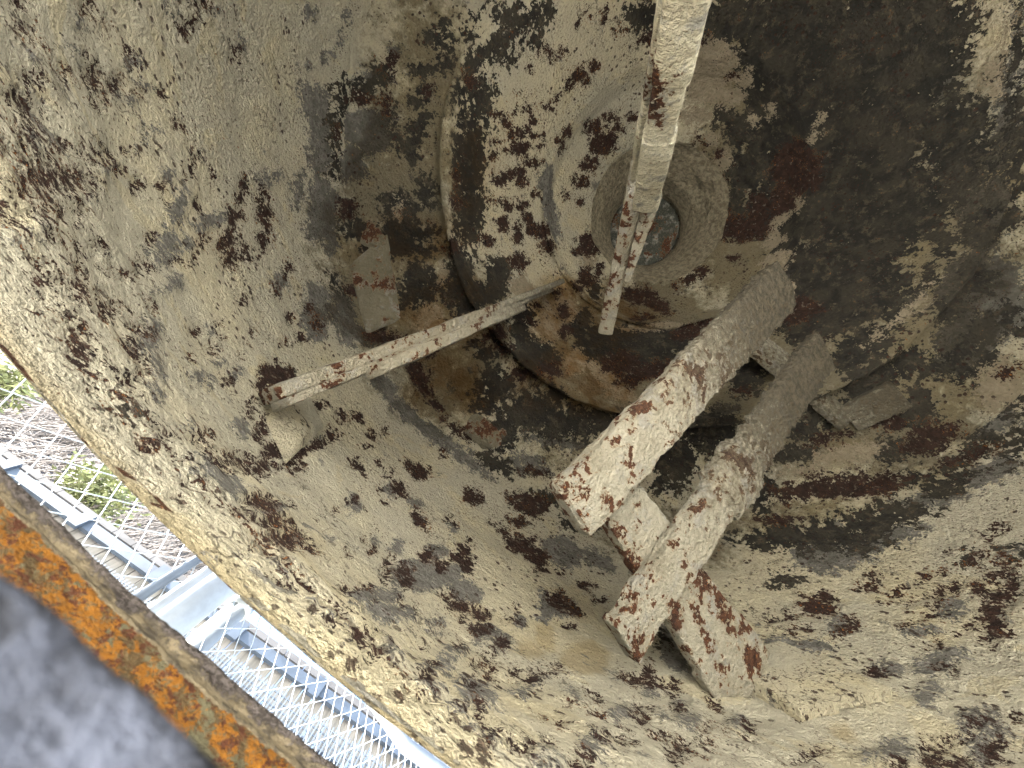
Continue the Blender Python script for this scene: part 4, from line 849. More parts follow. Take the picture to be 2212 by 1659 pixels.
r 557,68 574,70 562,128 550,179 527,223 497,277 475,283 475,252 487,205 503,152 523,107 543,68
r 566,44 565,82 550,117 519,151 484,117 477,74 510,53 541,42
r 508,245 506,267 493,293 470,305 453,307 453,289 472,264 494,241
c 550,1011 519,1041 478,1067 424,1094 370,1094 336,1087 295,1078 316,1050 362,1024 419,1003 475,994 521,996
c 629,1020 618,1046 582,1071 537,1093 484,1104 445,1097 443,1073 439,1049 482,1020 537,1005 581,998 625,998
c 313,1107 281,1150 237,1185 193,1159 173,1119 185,1065 244,1046 296,1059
c 779,371 755,412 697,488 591,608 469,719 381,791 359,799 351,793 433,687 543,560 674,441 779,356
r 233,1164 236,1201 201,1258 151,1270 112,1268 101,1226 129,1181 188,1154
r 144,1344 119,1367 77,1388 16,1397 -9,1383 -1,1363 42,1342 97,1287
o 625,903 615,1027 627,1208 455,1328 288,1415 110,1461 -1,1424 -70,1359 27,1164 101,981 348,859 521,857
o 520,486 490,750 463,909 309,1058 138,1124 -42,1200 -169,1139 -248,1024 -257,849 -51,646 142,542 383,424
y 502,1032 502,1068 448,1100 393,1123 335,1130 256,1138 234,1101 251,1055 314,1016 382,980 442,993 515,987
d 413,1355 410,1396 360,1439 293,1472 213,1492 137,1487 116,1451 119,1417 148,1381 210,1344 289,1346 356,1342
d 677,1187 679,1208 605,1267 506,1329 405,1372 304,1409 270,1402 292,1372 376,1324 456,1277 557,1226 628,1199
d 368,1298 357,1321 319,1349 262,1355 234,1343 226,1272 268,1246 320,1235
d 721,1167 721,1192 685,1240 619,1293 549,1338 476,1373 448,1364 470,1329 490,1296 549,1247 627,1192 679,1177
d 511,1340 530,1343 507,1373 455,1412 398,1444 362,1452 319,1464 329,1443 357,1414 402,1379 454,1354 497,1335
g 623,1316 589,1352 542,1389 471,1430 384,1477 314,1496 279,1494 287,1472 365,1428 431,1389 503,1359 597,1312
d 727,982 729,1032 699,1070 656,1093 615,1096 621,1040 661,1000 708,960
g 532,1485 505,1516 479,1551 419,1586 364,1590 310,1596 297,1572 289,1556 328,1530 377,1503 441,1485 491,1481
r 511,1501 524,1506 499,1528 469,1555 431,1573 406,1573 381,1573 382,1555 402,1537 435,1517 471,1504 502,1495
d 1049,980 1068,1024 1059,1082 1008,1124 963,1171 906,1177 851,1169 855,1114 852,1066 898,1013 953,973 1003,972
d 1030,901 1026,924 1009,954 984,987 949,1020 925,1024 907,1024 901,1011 855,957 885,926 917,890 1007,906
d 1042,429 1046,496 1040,560 1013,619 970,639 932,619 892,595 866,528 884,442 931,405 969,375 1017,362
r 1019,564 1018,584 999,616 974,631 959,630 964,606 983,573 1008,556
d 1066,1119 1072,1132 1036,1163 998,1189 951,1219 915,1228 893,1222 924,1191 942,1165 987,1134 1036,1105 1069,1098
r 616,1586 614,1622 590,1671 533,1710 480,1737 442,1735 392,1737 408,1691 426,1646 488,1613 540,1591 599,1568
g 1009,657 1021,674 999,772 986,831 1014,916 976,967 955,976 896,927 891,890 922,794 957,715 986,680
d 1327,793 1334,838 1348,882 1339,916 1300,929 1272,911 1245,896 1231,857 1230,817 1247,788 1272,779 1299,772
r 1277,750 1279,768 1258,804 1231,826 1208,835 1215,808 1235,770 1264,745
d 906,1330 889,1373 804,1450 716,1513 619,1567 531,1607 502,1603 541,1563 600,1503 679,1447 785,1378 869,1335
r 629,-115 640,-92 622,-65 597,-63 575,-67 575,-96 590,-119 612,-127
c 809,-255 826,-210 837,-172 847,-123 836,-76 778,-68 738,-72 701,-105 687,-154 694,-201 717,-238 761,-241
c 927,-74 943,-33 934,-10 914,-6 892,-42 871,-84 884,-101 904,-98
d 1060,-301 1091,-226 1086,-142 1046,-60 966,-35 874,-22 790,-95 778,-196 774,-324 863,-356 928,-393 1014,-381
r 1050,-24 1048,23 1050,69 1029,117 989,140 959,113 918,108 923,50 929,2 949,-46 988,-43 1023,-52
d 1139,-36 1148,37 1132,104 1112,187 1053,221 995,212 970,140 948,73 937,-18 979,-90 1044,-78 1091,-63
d 1167,-188 1187,-102 1168,-29 1144,44 1088,71 1030,42 957,7 961,-99 928,-203 989,-244 1044,-273 1103,-218
d 1230,-40 1256,1 1264,71 1259,151 1230,214 1195,232 1169,227 1151,183 1144,110 1152,18 1172,-62 1204,-82
d 1405,10 1421,52 1423,113 1419,183 1394,258 1359,299 1327,303 1244,263 1234,198 1257,138 1283,88 1380,-11
c 1216,-123 1223,-123 1226,-80 1225,-21 1219,33 1212,72 1206,79 1204,47 1201,18 1204,-41 1207,-90 1210,-138
c 1209,-249 1219,-241 1223,-200 1228,-158 1220,-127 1215,-90 1207,-80 1199,-103 1195,-147 1195,-189 1195,-225 1199,-255
c 1171,-353 1177,-354 1184,-322 1190,-292 1194,-261 1197,-230 1192,-231 1186,-252 1179,-273 1173,-304 1167,-338 1168,-350
g 1358,-390 1385,-317 1379,-262 1353,-245 1246,-208 1198,-283 1168,-357 1164,-406 1151,-468 1185,-465 1291,-492 1331,-460
g 1458,-312 1484,-256 1511,-185 1481,-154 1453,-132 1415,-112 1371,-168 1351,-244 1250,-264 1351,-354 1371,-394 1419,-373
d 1330,-360 1342,-356 1356,-328 1361,-288 1362,-254 1358,-224 1346,-216 1260,-191 1248,-218 1246,-254 1244,-284 1317,-370
d 1495,-259 1510,-240 1522,-198 1524,-144 1521,-88 1506,-51 1489,-65 1472,-80 1466,-136 1465,-187 1469,-232 1479,-266
d 1362,306 1360,366 1353,428 1313,503 1271,586 1218,644 1137,614 1129,574 1142,505 1176,440 1214,371 1330,319
g 1454,143 1473,169 1474,221 1468,277 1447,326 1419,357 1397,345 1385,310 1376,267 1391,210 1406,154 1431,144
c 1466,140 1471,170 1465,198 1449,213 1433,196 1426,166 1431,136 1448,128
r 1505,186 1507,212 1498,248 1476,282 1454,322 1432,335 1422,325 1421,301 1424,269 1448,231 1468,208 1488,188
d 1528,71 1536,114 1547,161 1524,190 1505,228 1474,240 1456,195 1434,160 1446,110 1450,56 1477,34 1505,52
c 1511,313 1500,370 1493,414 1468,488 1428,553 1389,605 1370,606 1364,581 1394,506 1426,434 1458,380 1493,314
c 1434,530 1434,543 1425,575 1386,646 1347,716 1323,745 1308,758 1320,727 1341,684 1370,627 1402,572 1436,511
d 1382,553 1381,580 1343,643 1309,695 1265,751 1227,782 1206,789 1202,771 1228,718 1280,649 1321,604 1367,549
r 1432,368 1420,411 1414,440 1394,487 1367,536 1349,554 1329,573 1331,550 1351,504 1368,458 1394,413 1414,384
r 1590,58 1612,81 1605,148 1606,208 1573,260 1552,291 1531,301 1523,262 1518,213 1526,142 1551,106 1569,76
d 1667,27 1679,28 1678,74 1676,117 1667,161 1655,182 1641,176 1633,146 1628,109 1636,69 1643,31 1656,10
d 1682,102 1687,127 1685,166 1678,208 1666,243 1652,274 1644,267 1638,246 1637,209 1647,166 1660,139 1671,108
r 1618,383 1621,415 1586,503 1521,597 1422,730 1369,774 1328,802 1349,743 1390,653 1468,529 1536,413 1619,325
r 1478,607 1464,650 1453,691 1411,756 1366,803 1322,846 1316,829 1294,829 1337,761 1377,695 1420,650 1460,607
d 1632,297 1642,312 1635,357 1629,402 1612,439 1593,477 1576,475 1575,429 1575,389 1583,345 1602,302 1620,280
d 1706,178 1710,230 1714,278 1702,349 1684,408 1666,439 1646,467 1642,427 1648,362 1658,286 1675,220 1690,200
g 1734,294 1730,339 1719,395 1686,469 1648,530 1625,542 1603,558 1592,547 1617,472 1650,392 1682,344 1709,310
g 1741,57 1752,97 1760,149 1753,218 1737,271 1718,289 1700,293 1683,272 1688,198 1697,137 1705,72 1724,61
c 1602,-190 1630,-139 1623,-104 1607,-56 1582,-34 1550,-68 1524,-115 1503,-169 1506,-212 1512,-249 1540,-242 1569,-229
d 1628,-169 1642,-140 1648,-108 1643,-77 1622,-86 1595,-99 1592,-139 1605,-170
g 1665,-102 1678,-95 1682,-43 1678,12 1669,60 1653,92 1635,92 1628,43 1617,6 1617,-51 1633,-103 1651,-106
d 1645,-105 1648,-79 1652,-61 1648,-35 1642,-16 1635,6 1629,-5 1620,-7 1618,-31 1620,-63 1630,-87 1637,-105
d 1702,-36 1709,-26 1711,3 1710,26 1709,53 1702,65 1695,69 1689,53 1687,26 1685,-4 1691,-21 1696,-34
r 1546,-259 1552,-245 1554,-220 1556,-196 1554,-173 1550,-155 1545,-156 1539,-158 1535,-184 1537,-212 1538,-233 1541,-252
r -94,2596 -81,2633 -69,2660 -69,2685 -72,2704 -85,2701 -97,2707 -110,2684 -122,2660 -126,2631 -121,2610 -113,2582
r 6,2578 -1,2606 0,2631 -18,2637 -36,2637 -53,2625 -68,2607 -79,2578 -74,2548 -58,2526 -34,2541 -11,2548
r 25,2582 27,2607 12,2624 -8,2616 -26,2600 -29,2569 -8,2558 15,2550
r -75,2574 -62,2601 -58,2627 -66,2636 -79,2630 -93,2607 -100,2574 -94,2551
r -21,2579 -9,2623 1,2659 -2,2692 -15,2706 -28,2709 -42,2704 -58,2692 -64,2659 -64,2626 -60,2584 -42,2571
r -15,2719 -1,2734 -8,2743 -28,2739 -45,2731 -59,2716 -53,2703 -38,2694
r -7,2732 -6,2736 -13,2740 -22,2742 -31,2740 -33,2735 -24,2730 -13,2728
g 23,2732 28,2738 22,2745 17,2751 6,2754 -5,2754 -18,2754 -17,2747 -15,2741 -11,2733 1,2729 13,2728
g 54,2727 60,2741 50,2746 36,2744 22,2733 20,2720 24,2707 40,2716
r 48,2740 46,2742 35,2745 24,2746 21,2745 22,2743 32,2741 44,2739
r 58,2740 61,2743 64,2746 61,2750 56,2749 52,2748 51,2744 52,2740
r 54,2768 54,2771 52,2773 46,2773 41,2771 41,2769 44,2767 49,2766
r 75,2768 73,2771 65,2772 56,2771 51,2769 54,2767 62,2766 71,2766
r 80,2453 84,2465 79,2477 72,2484 65,2479 62,2468 64,2454 72,2445
r 71,2353 76,2371 75,2385 69,2384 62,2377 55,2360 57,2348 64,2349
r 131,2365 134,2393 130,2412 121,2417 109,2411 104,2385 106,2357 119,2356
g 120,2335 131,2361 136,2399 118,2399 98,2386 87,2349 81,2330 96,2323
g 201,2294 195,2322 178,2335 159,2331 146,2309 147,2277 168,2267 189,2265
r 167,2095 185,2120 192,2146 168,2154 141,2151 119,2128 123,2105 138,2088
r 206,2118 214,2138 198,2157 180,2170 157,2169 155,2143 167,2118 190,2106
g 183,2094 208,2113 205,2146 189,2181 161,2171 139,2154 135,2122 157,2101
r 277,2002 282,2024 273,2043 259,2047 247,2037 241,2019 248,2000 262,1997
g 316,2018 337,2045 329,2067 318,2086 288,2076 266,2049 274,2026 287,2007
r 309,2007 319,2024 314,2039 306,2049 292,2044 281,2031 282,2014 294,2008
r 233,2138 237,2148 232,2157 224,2159 215,2155 210,2144 216,2136 224,2133
r 397,2040 395,2055 383,2072 363,2082 350,2075 353,2055 370,2037 390,2026
r 431,2080 428,2112 401,2141 370,2138 353,2116 353,2081 384,2049 421,2048
r 457,2096 470,2127 465,2174 437,2197 408,2189 387,2152 405,2116 426,2095
r 416,2134 416,2166 388,2190 363,2190 348,2173 350,2140 378,2118 403,2121
g 359,2177 344,2218 307,2252 269,2255 251,2236 255,2201 293,2172 335,2153
r 300,2212 312,2237 302,2264 287,2287 264,2283 253,2260 254,2227 276,2206
r 383,2214 375,2241 355,2264 332,2261 317,2248 320,2220 345,2201 370,2195
r 278,2326 279,2366 258,2407 233,2416 219,2389 218,2342 237,2324 259,2318
r 301,2347 301,2389 290,2425 270,2437 254,2419 249,2379 264,2338 283,2334
r 202,2338 208,2357 197,2389 182,2403 172,2389 168,2363 175,2338 192,2329
r 213,2405 224,2441 221,2462 208,2466 190,2455 176,2422 176,2390 193,2395
g 439,2201 444,2234 410,2292 337,2381 265,2452 222,2459 212,2427 184,2405 223,2319 288,2248 360,2208 434,2160
r 161,2608 158,2626 147,2645 132,2658 124,2655 127,2639 138,2617 152,2607
r 194,2509 192,2536 183,2579 168,2606 157,2613 155,2587 168,2544 183,2509
g 302,2459 277,2503 252,2558 220,2612 185,2645 156,2659 142,2644 151,2601 158,2543 200,2497 237,2474 278,2450
g 205,2644 201,2673 188,2691 172,2693 165,2672 165,2643 177,2614 197,2615
g 358,2473 350,2498 317,2559 272,2618 233,2645 202,2661 200,2642 205,2616 216,2572 266,2510 314,2469 338,2471
r 223,2562 224,2583 221,2598 214,2597 208,2589 205,2568 209,2551 216,2552
r 299,2474 302,2492 298,2507 288,2507 278,2498 275,2478 281,2463 291,2461
r 348,2451 351,2472 347,2486 338,2483 331,2470 328,2450 332,2435 340,2429
r 200,2700 200,2707 196,2712 189,2714 184,2713 184,2709 187,2699 196,2695
r 177,2724 176,2727 174,2730 170,2732 168,2731 167,2728 169,2726 174,2724
r 172,2701 171,2707 166,2712 161,2714 158,2714 156,2711 161,2705 167,2701
g 207,2707 205,2714 194,2722 182,2729 174,2728 175,2722 185,2714 197,2707
g 162,2730 164,2739 159,2745 149,2748 139,2745 135,2738 138,2730 150,2726
r 175,2740 172,2745 165,2748 157,2748 151,2746 150,2741 159,2738 169,2736
r 127,2741 129,2745 126,2749 120,2750 115,2749 112,2746 115,2742 121,2741
g 121,2731 126,2738 127,2744 119,2748 109,2748 101,2744 102,2737 109,2731
r 453,2287 446,2306 423,2340 401,2333 394,2313 398,2295 420,2280 443,2275
r 524,2276 508,2299 471,2337 434,2341 431,2309 445,2290 476,2271 505,2269
r 495,2296 482,2322 458,2353 435,2368 422,2368 429,2345 457,2308 483,2295
r 594,2243 590,2265 553,2299 524,2299 503,2293 519,2267 551,2237 589,2224
r 625,2278 606,2310 589,2336 563,2361 536,2378 524,2372 518,2362 528,2338 542,2307 571,2285 595,2273 615,2269
r 511,2315 508,2345 498,2366 487,2373 481,2354 484,2325 492,2300 502,2301
g 543,2232 528,2258 502,2282 465,2302 428,2303 406,2291 400,2270 417,2244 435,2215 474,2201 508,2200 539,2207
g 658,2276 654,2312 609,2346 573,2387 543,2387 526,2380 511,2366 526,2329 556,2287 593,2260 627,2255 664,2246
g 683,2280 666,2333 634,2376 610,2376 600,2353 616,2296 648,2254 677,2246
r 665,2180 660,2197 644,2218 625,2229 615,2224 618,2208 636,2185 658,2169
r 676,2296 658,2330 635,2351 616,2354 615,2332 624,2297 651,2271 674,2267
g 448,2410 438,2449 415,2480 392,2491 372,2490 379,2457 403,2422 433,2394
r 431,2430 429,2443 411,2462 397,2473 388,2474 391,2462 407,2440 424,2428
r 252,2703 252,2710 248,2719 235,2728 222,2737 211,2740 202,2740 204,2733 209,2726 217,2716 230,2708 244,2701
r 265,2706 264,2711 255,2716 246,2719 240,2717 242,2712 251,2705 261,2703
r 244,2729 242,2735 233,2740 224,2741 217,2737 221,2729 230,2722 240,2723
r 272,2717 275,2722 265,2734 255,2743 243,2748 241,2741 248,2730 261,2719
r 257,2737 259,2740 255,2747 246,2752 239,2755 237,2751 242,2745 251,2737
r 261,2674 255,2689 245,2704 233,2711 228,2712 228,2708 238,2693 251,2682
r 319,2661 317,2669 304,2683 289,2695 286,2692 290,2683 302,2669 317,2656
r 306,2654 304,2664 298,2672 293,2673 289,2671 291,2662 296,2655 302,2651
r 286,2659 287,2670 279,2683 270,2687 267,2679 268,2668 274,2655 284,2649
g 300,2674 304,2698 295,2711 279,2717 264,2710 262,2694 268,2664 289,2652
g 324,2693 320,2702 308,2710 294,2716 287,2715 291,2707 302,2699 317,2689
r 392,2573 391,2582 381,2594 375,2597 372,2596 375,2586 382,2573 391,2567
g 536,2405 543,2420 518,2469 486,2531 454,2580 421,2620 421,2603 413,2598 427,2555 467,2482 490,2449 513,2425
r 519,2422 516,2439 505,2458 491,2475 481,2474 483,2459 494,2439 507,2425
g 478,2567 465,2594 444,2627 408,2659 382,2674 362,2683 354,2679 369,2656 386,2630 417,2599 458,2553 468,2562
r 425,2601 419,2618 408,2638 395,2648 388,2648 391,2636 402,2615 417,2601
r 396,2677 386,2688 373,2696 358,2701 353,2699 361,2691 377,2677 392,2673
r 398,2658 392,2668 382,2678 373,2683 369,2681 374,2672 384,2662 394,2656
r 634,2380 622,2413 587,2451 558,2481 538,2491 552,2454 582,2418 618,2378
r 625,2434 609,2475 590,2504 586,2495 591,2458 603,2424 617,2407 625,2412
r 592,2477 582,2498 557,2527 538,2542 528,2545 545,2520 567,2491 590,2467
r 536,2582 521,2606 497,2628 477,2640 469,2637 483,2614 509,2590 533,2571
g 561,2565 546,2597 511,2632 481,2661 454,2677 445,2671 432,2669 453,2639 476,2603 513,2563 547,2536 558,2547
r 253,2757 249,2761 237,2764 227,2764 222,2762 228,2759 238,2756 250,2755
r 279,2755 272,2758 261,2760 249,2761 243,2759 252,2757 263,2754 273,2754
r 288,2756 284,2758 277,2759 271,2759 268,2757 272,2755 280,2754 287,2754
r 318,2753 311,2756 297,2758 287,2758 279,2757 288,2754 302,2751 314,2751
r 352,2749 341,2752 327,2755 315,2755 309,2754 319,2751 332,2748 349,2747
r 371,2746 365,2749 351,2751 338,2752 332,2751 344,2748 357,2744 370,2744
r 392,2743 382,2746 370,2749 362,2749 358,2748 366,2745 378,2742 387,2742
r 416,2741 408,2744 397,2746 389,2746 386,2745 393,2742 404,2740 414,2739
r 465,2731 457,2734 442,2737 432,2737 427,2736 437,2733 449,2731 462,2730
r 429,2738 424,2739 418,2741 413,2741 411,2740 415,2739 423,2737 429,2737
r 488,2725 482,2728 472,2730 461,2732 460,2731 465,2728 478,2725 485,2724
r 313,2728 308,2734 300,2740 292,2740 289,2735 293,2727 302,2724 311,2722
r 321,2734 317,2742 311,2746 302,2748 298,2743 301,2735 308,2730 316,2728
r 349,2724 344,2730 336,2737 325,2740 319,2738 320,2733 331,2726 342,2723
r 348,2729 348,2733 338,2741 328,2745 319,2747 322,2743 329,2737 340,2731
r 379,2718 368,2724 355,2730 343,2733 335,2735 343,2730 355,2724 371,2719
r 397,2717 391,2721 381,2724 373,2724 369,2723 375,2718 387,2715 397,2714
r 150,2765 149,2768 138,2770 129,2769 121,2768 126,2765 136,2763 145,2763
r 179,2766 176,2768 164,2770 154,2770 145,2769 150,2767 163,2764 177,2764
r 203,2765 197,2767 187,2768 177,2769 173,2768 176,2767 187,2765 198,2764
r 129,2767 127,2768 117,2770 108,2770 104,2769 107,2768 116,2767 126,2766
r 107,2771 103,2772 92,2773 82,2773 76,2773 80,2772 91,2771 101,2770
r 225,2764 223,2765 212,2767 202,2768 196,2767 202,2765 212,2763 222,2763
r 506,2670 497,2679 481,2688 468,2691 463,2689 472,2680 489,2671 505,2665
r 519,2639 506,2655 491,2668 481,2672 476,2669 487,2654 502,2642 515,2634
g 589,2562 583,2590 535,2637 494,2670 461,2686 447,2684 447,2673 443,2656 483,2606 536,2554 584,2517 590,2540
r 528,2677 515,2687 498,2696 485,2698 487,2691 498,2680 520,2668 532,2668
r 545,2658 539,2666 522,2677 506,2683 503,2680 508,2672 529,2658 545,2651
r 510,2692 504,2698 496,2703 487,2706 486,2704 491,2699 499,2693 508,2690
g 561,2662 543,2679 526,2693 502,2703 478,2715 467,2714 467,2708 467,2700 488,2685 512,2668 531,2664 548,2660
g 492,2683 475,2693 461,2703 432,2713 408,2719 389,2722 386,2717 398,2709 422,2698 447,2687 476,2679 489,2679
r 438,2706 435,2709 429,2713 422,2716 419,2715 423,2711 429,2707 435,2705
r 407,2733 406,2735 403,2737 399,2738 397,2737 399,2736 402,2734 405,2733
g 422,2682 421,2688 405,2699 389,2709 372,2716 356,2721 349,2719 352,2712 369,2701 385,2689 408,2676 424,2671
g 186,2749 186,2757 184,2763 171,2764 159,2762 156,2756 160,2748 173,2747
g 239,2747 233,2755 223,2762 207,2763 192,2766 179,2764 181,2757 175,2750 188,2741 206,2735 223,2735 237,2739
r 531,1859 511,1881 484,1893 461,1882 452,1862 457,1833 491,1826 522,1832
r 480,1854 469,1875 445,1886 420,1888 405,1874 417,1851 443,1840 471,1835
r 692,1792 675,1828 651,1862 611,1891 568,1916 532,1914 516,1895 528,1863 538,1823 590,1795 632,1780 663,1782
r 734,1853 726,1883 709,1908 685,1931 675,1917 677,1894 693,1861 715,1854
r 727,1812 722,1840 700,1876 664,1893 637,1892 610,1889 591,1876 601,1848 626,1821 655,1798 690,1783 713,1794
r 582,1717 573,1746 540,1791 495,1807 470,1798 474,1763 516,1726 562,1706
d 820,1482 826,1498 801,1540 761,1581 718,1623 693,1622 679,1613 680,1592 683,1562 726,1523 766,1500 798,1485
g 849,1677 839,1728 816,1784 761,1821 715,1814 677,1803 645,1775 667,1717 685,1663 742,1630 791,1630 840,1627
g 977,1609 969,1640 934,1666 892,1687 856,1679 835,1663 812,1642 837,1616 854,1588 899,1566 937,1569 975,1578
r 917,1928 899,1956 866,1979 828,1995 800,1991 763,1993 760,1969 773,1941 804,1913 844,1900 874,1905 906,1907
r 838,1932 825,1967 808,1995 782,2011 772,1994 769,1969 790,1934 815,1929
r 901,2000 892,2017 868,2035 844,2041 834,2034 850,2015 872,1995 894,1992
g 909,1930 894,1971 849,2008 810,2052 774,2049 740,2044 743,2010 733,1979 779,1941 819,1900 864,1891 899,1899
g 809,2027 802,2067 787,2097 767,2103 749,2090 752,2043 772,2014 795,2005
r 709,2163 701,2177 684,2192 666,2195 657,2188 667,2172 687,2156 703,2156
r 687,2112 685,2124 677,2136 667,2143 663,2136 663,2124 671,2110 682,2104
g 724,2139 720,2173 698,2206 674,2212 663,2195 662,2166 684,2138 707,2126
r 809,1784 802,1800 791,1814 775,1828 767,1823 770,1810 783,1795 799,1782
r 927,1733 930,1755 906,1789 883,1802 861,1799 871,1765 890,1736 913,1726
r 975,1776 974,1792 953,1816 931,1837 925,1829 926,1813 947,1788 969,1768
y 1021,2004 1012,2057 1001,2106 957,2173 914,2213 881,2233 852,2235 847,2186 870,2126 913,2065 957,2007 987,2011
y 826,2106 831,2133 827,2166 808,2188 790,2193 770,2201 761,2180 759,2153 756,2118 778,2098 796,2078 817,2076
y 797,2211 769,2272 730,2303 699,2309 697,2269 718,2226 753,2199 788,2190
r 707,2374 697,2391 682,2398 674,2395 674,2383 684,2368 700,2355 708,2362
r 859,2216 853,2242 831,2273 810,2295 807,2283 812,2260 833,2225 854,2203
r 793,2301 777,2339 749,2378 720,2409 713,2402 711,2387 743,2342 776,2304
g 797,2305 791,2333 761,2382 732,2422 680,2498 664,2503 654,2505 644,2502 677,2440 714,2392 748,2343 770,2327
r 1134,2013 1127,2029 1107,2049 1084,2074 1064,2080 1049,2084 1039,2082 1055,2061 1068,2040 1096,2018 1121,2002 1129,2007
r 1163,1963 1144,1998 1124,2017 1113,2008 1125,1971 1140,1937 1157,1924 1170,1927
r 1171,1990 1156,2028 1134,2045 1114,2052 1121,2016 1141,1975 1163,1954 1181,1952
r 1202,1973 1192,1995 1166,2017 1145,2021 1147,2001 1162,1977 1187,1952 1208,1949
r 1240,1935 1227,1969 1207,1996 1197,1990 1201,1964 1210,1929 1227,1911 1241,1908
r 1232,1969 1226,1983 1203,2006 1182,2023 1179,2018 1186,2005 1206,1982 1227,1966
r 1160,1889 1159,1901 1150,1911 1144,1914 1139,1912 1142,1898 1151,1888 1157,1884
g 1081,2054 1073,2077 1048,2104 1028,2114 1019,2108 1032,2084 1052,2057 1071,2048
g 1177,2011 1161,2055 1135,2087 1116,2098 1116,2066 1126,2032 1148,2006 1172,1987
r 930,2272 919,2290 906,2300 902,2293 906,2278 919,2259 931,2249 936,2256
r 969,2252 952,2283 931,2303 920,2303 916,2291 935,2261 956,2234 966,2238
g 883,2318 867,2349 842,2382 822,2389 824,2369 835,2337 865,2299 882,2299
r 842,2378 832,2395 818,2411 809,2418 809,2410 819,2392 830,2381 840,2374
g 892,2336 874,2351 855,2362 846,2358 842,2349 858,2333 879,2319 893,2322
r 731,2506 723,2517 709,2529 699,2536 697,2535 706,2524 718,2513 727,2506
r 776,2487 761,2509 746,2521 737,2525 745,2509 762,2484 781,2464 788,2465
r 617,2642 612,2646 607,2650 603,2651 602,2650 605,2646 612,2641 617,2639
r 693,2587 685,2595 673,2603 666,2605 666,2603 673,2595 687,2585 694,2582
r 945,2329 925,2355 902,2370 886,2376 897,2353 910,2334 933,2315 948,2312
r 1123,2143 1098,2188 1070,2228 1041,2253 1038,2239 1054,2203 1085,2160 1107,2146
g 1074,2194 1079,2206 1045,2253 1007,2292 969,2328 959,2326 948,2326 960,2302 985,2264 1024,2221 1057,2188 1081,2171
r 1097,2202 1084,2229 1067,2246 1050,2260 1054,2243 1068,2216 1085,2196 1096,2191
g 1159,2143 1145,2169 1131,2186 1122,2190 1120,2181 1133,2156 1150,2130 1159,2128
r 1239,2017 1229,2041 1207,2075 1186,2096 1184,2087 1189,2068 1215,2032 1240,2000
g 1253,1993 1238,2040 1213,2073 1193,2089 1196,2056 1215,2010 1234,1982 1253,1971
r 1349,1881 1336,1904 1316,1920 1303,1920 1305,1905 1316,1885 1333,1870 1345,1870
r 1350,1898 1340,1918 1322,1930 1311,1931 1311,1919 1319,1899 1339,1884 1350,1885
g 1310,1699 1299,1790 1256,1865 1217,1896 1195,1874 1184,1825 1164,1774 1195,1679 1230,1597 1268,1586 1308,1557 1317,1631
d 1204,1740 1208,1762 1199,1796 1177,1822 1155,1828 1149,1800 1164,1759 1187,1733
d 1331,1787 1325,1819 1314,1835 1304,1841 1304,1816 1310,1787 1319,1764 1330,1759
r 956,2397 924,2431 896,2460 864,2485 845,2493 835,2494 838,2482 864,2453 892,2424 922,2399 943,2386 960,2380
r 1000,2361 975,2395 952,2414 940,2418 949,2399 971,2367 994,2346 1010,2337
g 920,2428 902,2458 856,2500 812,2538 773,2564 776,2551 772,2544 798,2513 839,2473 884,2427 931,2385 926,2409
r 1016,2309 999,2331 978,2354 962,2367 959,2362 978,2337 996,2318 1009,2309
g 699,2616 676,2635 658,2649 633,2663 616,2668 605,2670 602,2667 608,2658 631,2644 661,2620 684,2610 693,2612
r 740,2587 728,2599 710,2613 700,2617 704,2610 717,2598 733,2584 745,2579
r 797,2548 783,2562 768,2574 757,2580 761,2573 773,2560 788,2548 797,2543
r 760,2585 747,2598 720,2617 702,2625 696,2625 717,2608 744,2588 759,2582
r 1132,2230 1109,2257 1089,2275 1067,2290 1070,2274 1092,2246 1116,2221 1134,2213
r 1156,2236 1126,2287 1076,2349 1049,2366 1053,2345 1093,2286 1126,2244 1151,2226
r 1192,2187 1179,2207 1152,2239 1131,2255 1116,2263 1132,2239 1164,2205 1193,2176
r 1268,2099 1261,2117 1238,2152 1213,2180 1203,2185 1213,2164 1239,2127 1264,2095
r 1294,2026 1291,2043 1277,2072 1259,2100 1248,2108 1252,2092 1266,2064 1283,2034
r 1215,2194 1209,2204 1201,2211 1194,2216 1194,2212 1201,2201 1209,2193 1216,2188
g 1274,2042 1252,2082 1230,2118 1202,2146 1183,2159 1162,2172 1169,2149 1183,2119 1206,2080 1233,2052 1254,2035 1273,2024
g 1403,1903 1383,1952 1358,1973 1347,1963 1356,1923 1371,1889 1398,1866 1415,1865
r 1412,1919 1395,1947 1381,1949 1376,1938 1379,1913 1393,1889 1410,1879 1415,1893
r 1393,1973 1386,1986 1371,2005 1362,2011 1356,2012 1366,1997 1380,1979 1393,1966
r 1492,1650 1491,1682 1471,1726 1448,1750 1422,1782 1411,1768 1403,1749 1418,1702 1437,1657 1459,1622 1481,1605 1491,1622
r 1489,1526 1486,1549 1474,1581 1456,1612 1449,1608 1451,1591 1462,1560 1480,1527
r 1334,2008 1327,2020 1318,2031 1310,2038 1309,2035 1315,2023 1324,2013 1333,2004
d 1673,645 1675,683 1627,782 1516,929 1410,1025 1318,1105 1253,1143 1314,1048 1374,954 1477,800 1571,708 1664,613
d 1711,434 1693,522 1660,627 1600,781 1505,914 1403,1051 1342,1089 1394,959 1468,811 1544,654 1624,498 1689,410
r 1463,805 1448,836 1430,868 1403,910 1371,942 1345,959 1338,949 1331,937 1350,901 1385,860 1419,823 1438,820
g 1659,789 1646,853 1621,912 1592,987 1545,1005 1500,1031 1489,999 1468,969 1508,891 1551,826 1598,777 1640,760
g 1716,495 1718,557 1694,659 1664,754 1624,868 1582,928 1572,901 1564,869 1590,771 1618,668 1656,572 1682,552
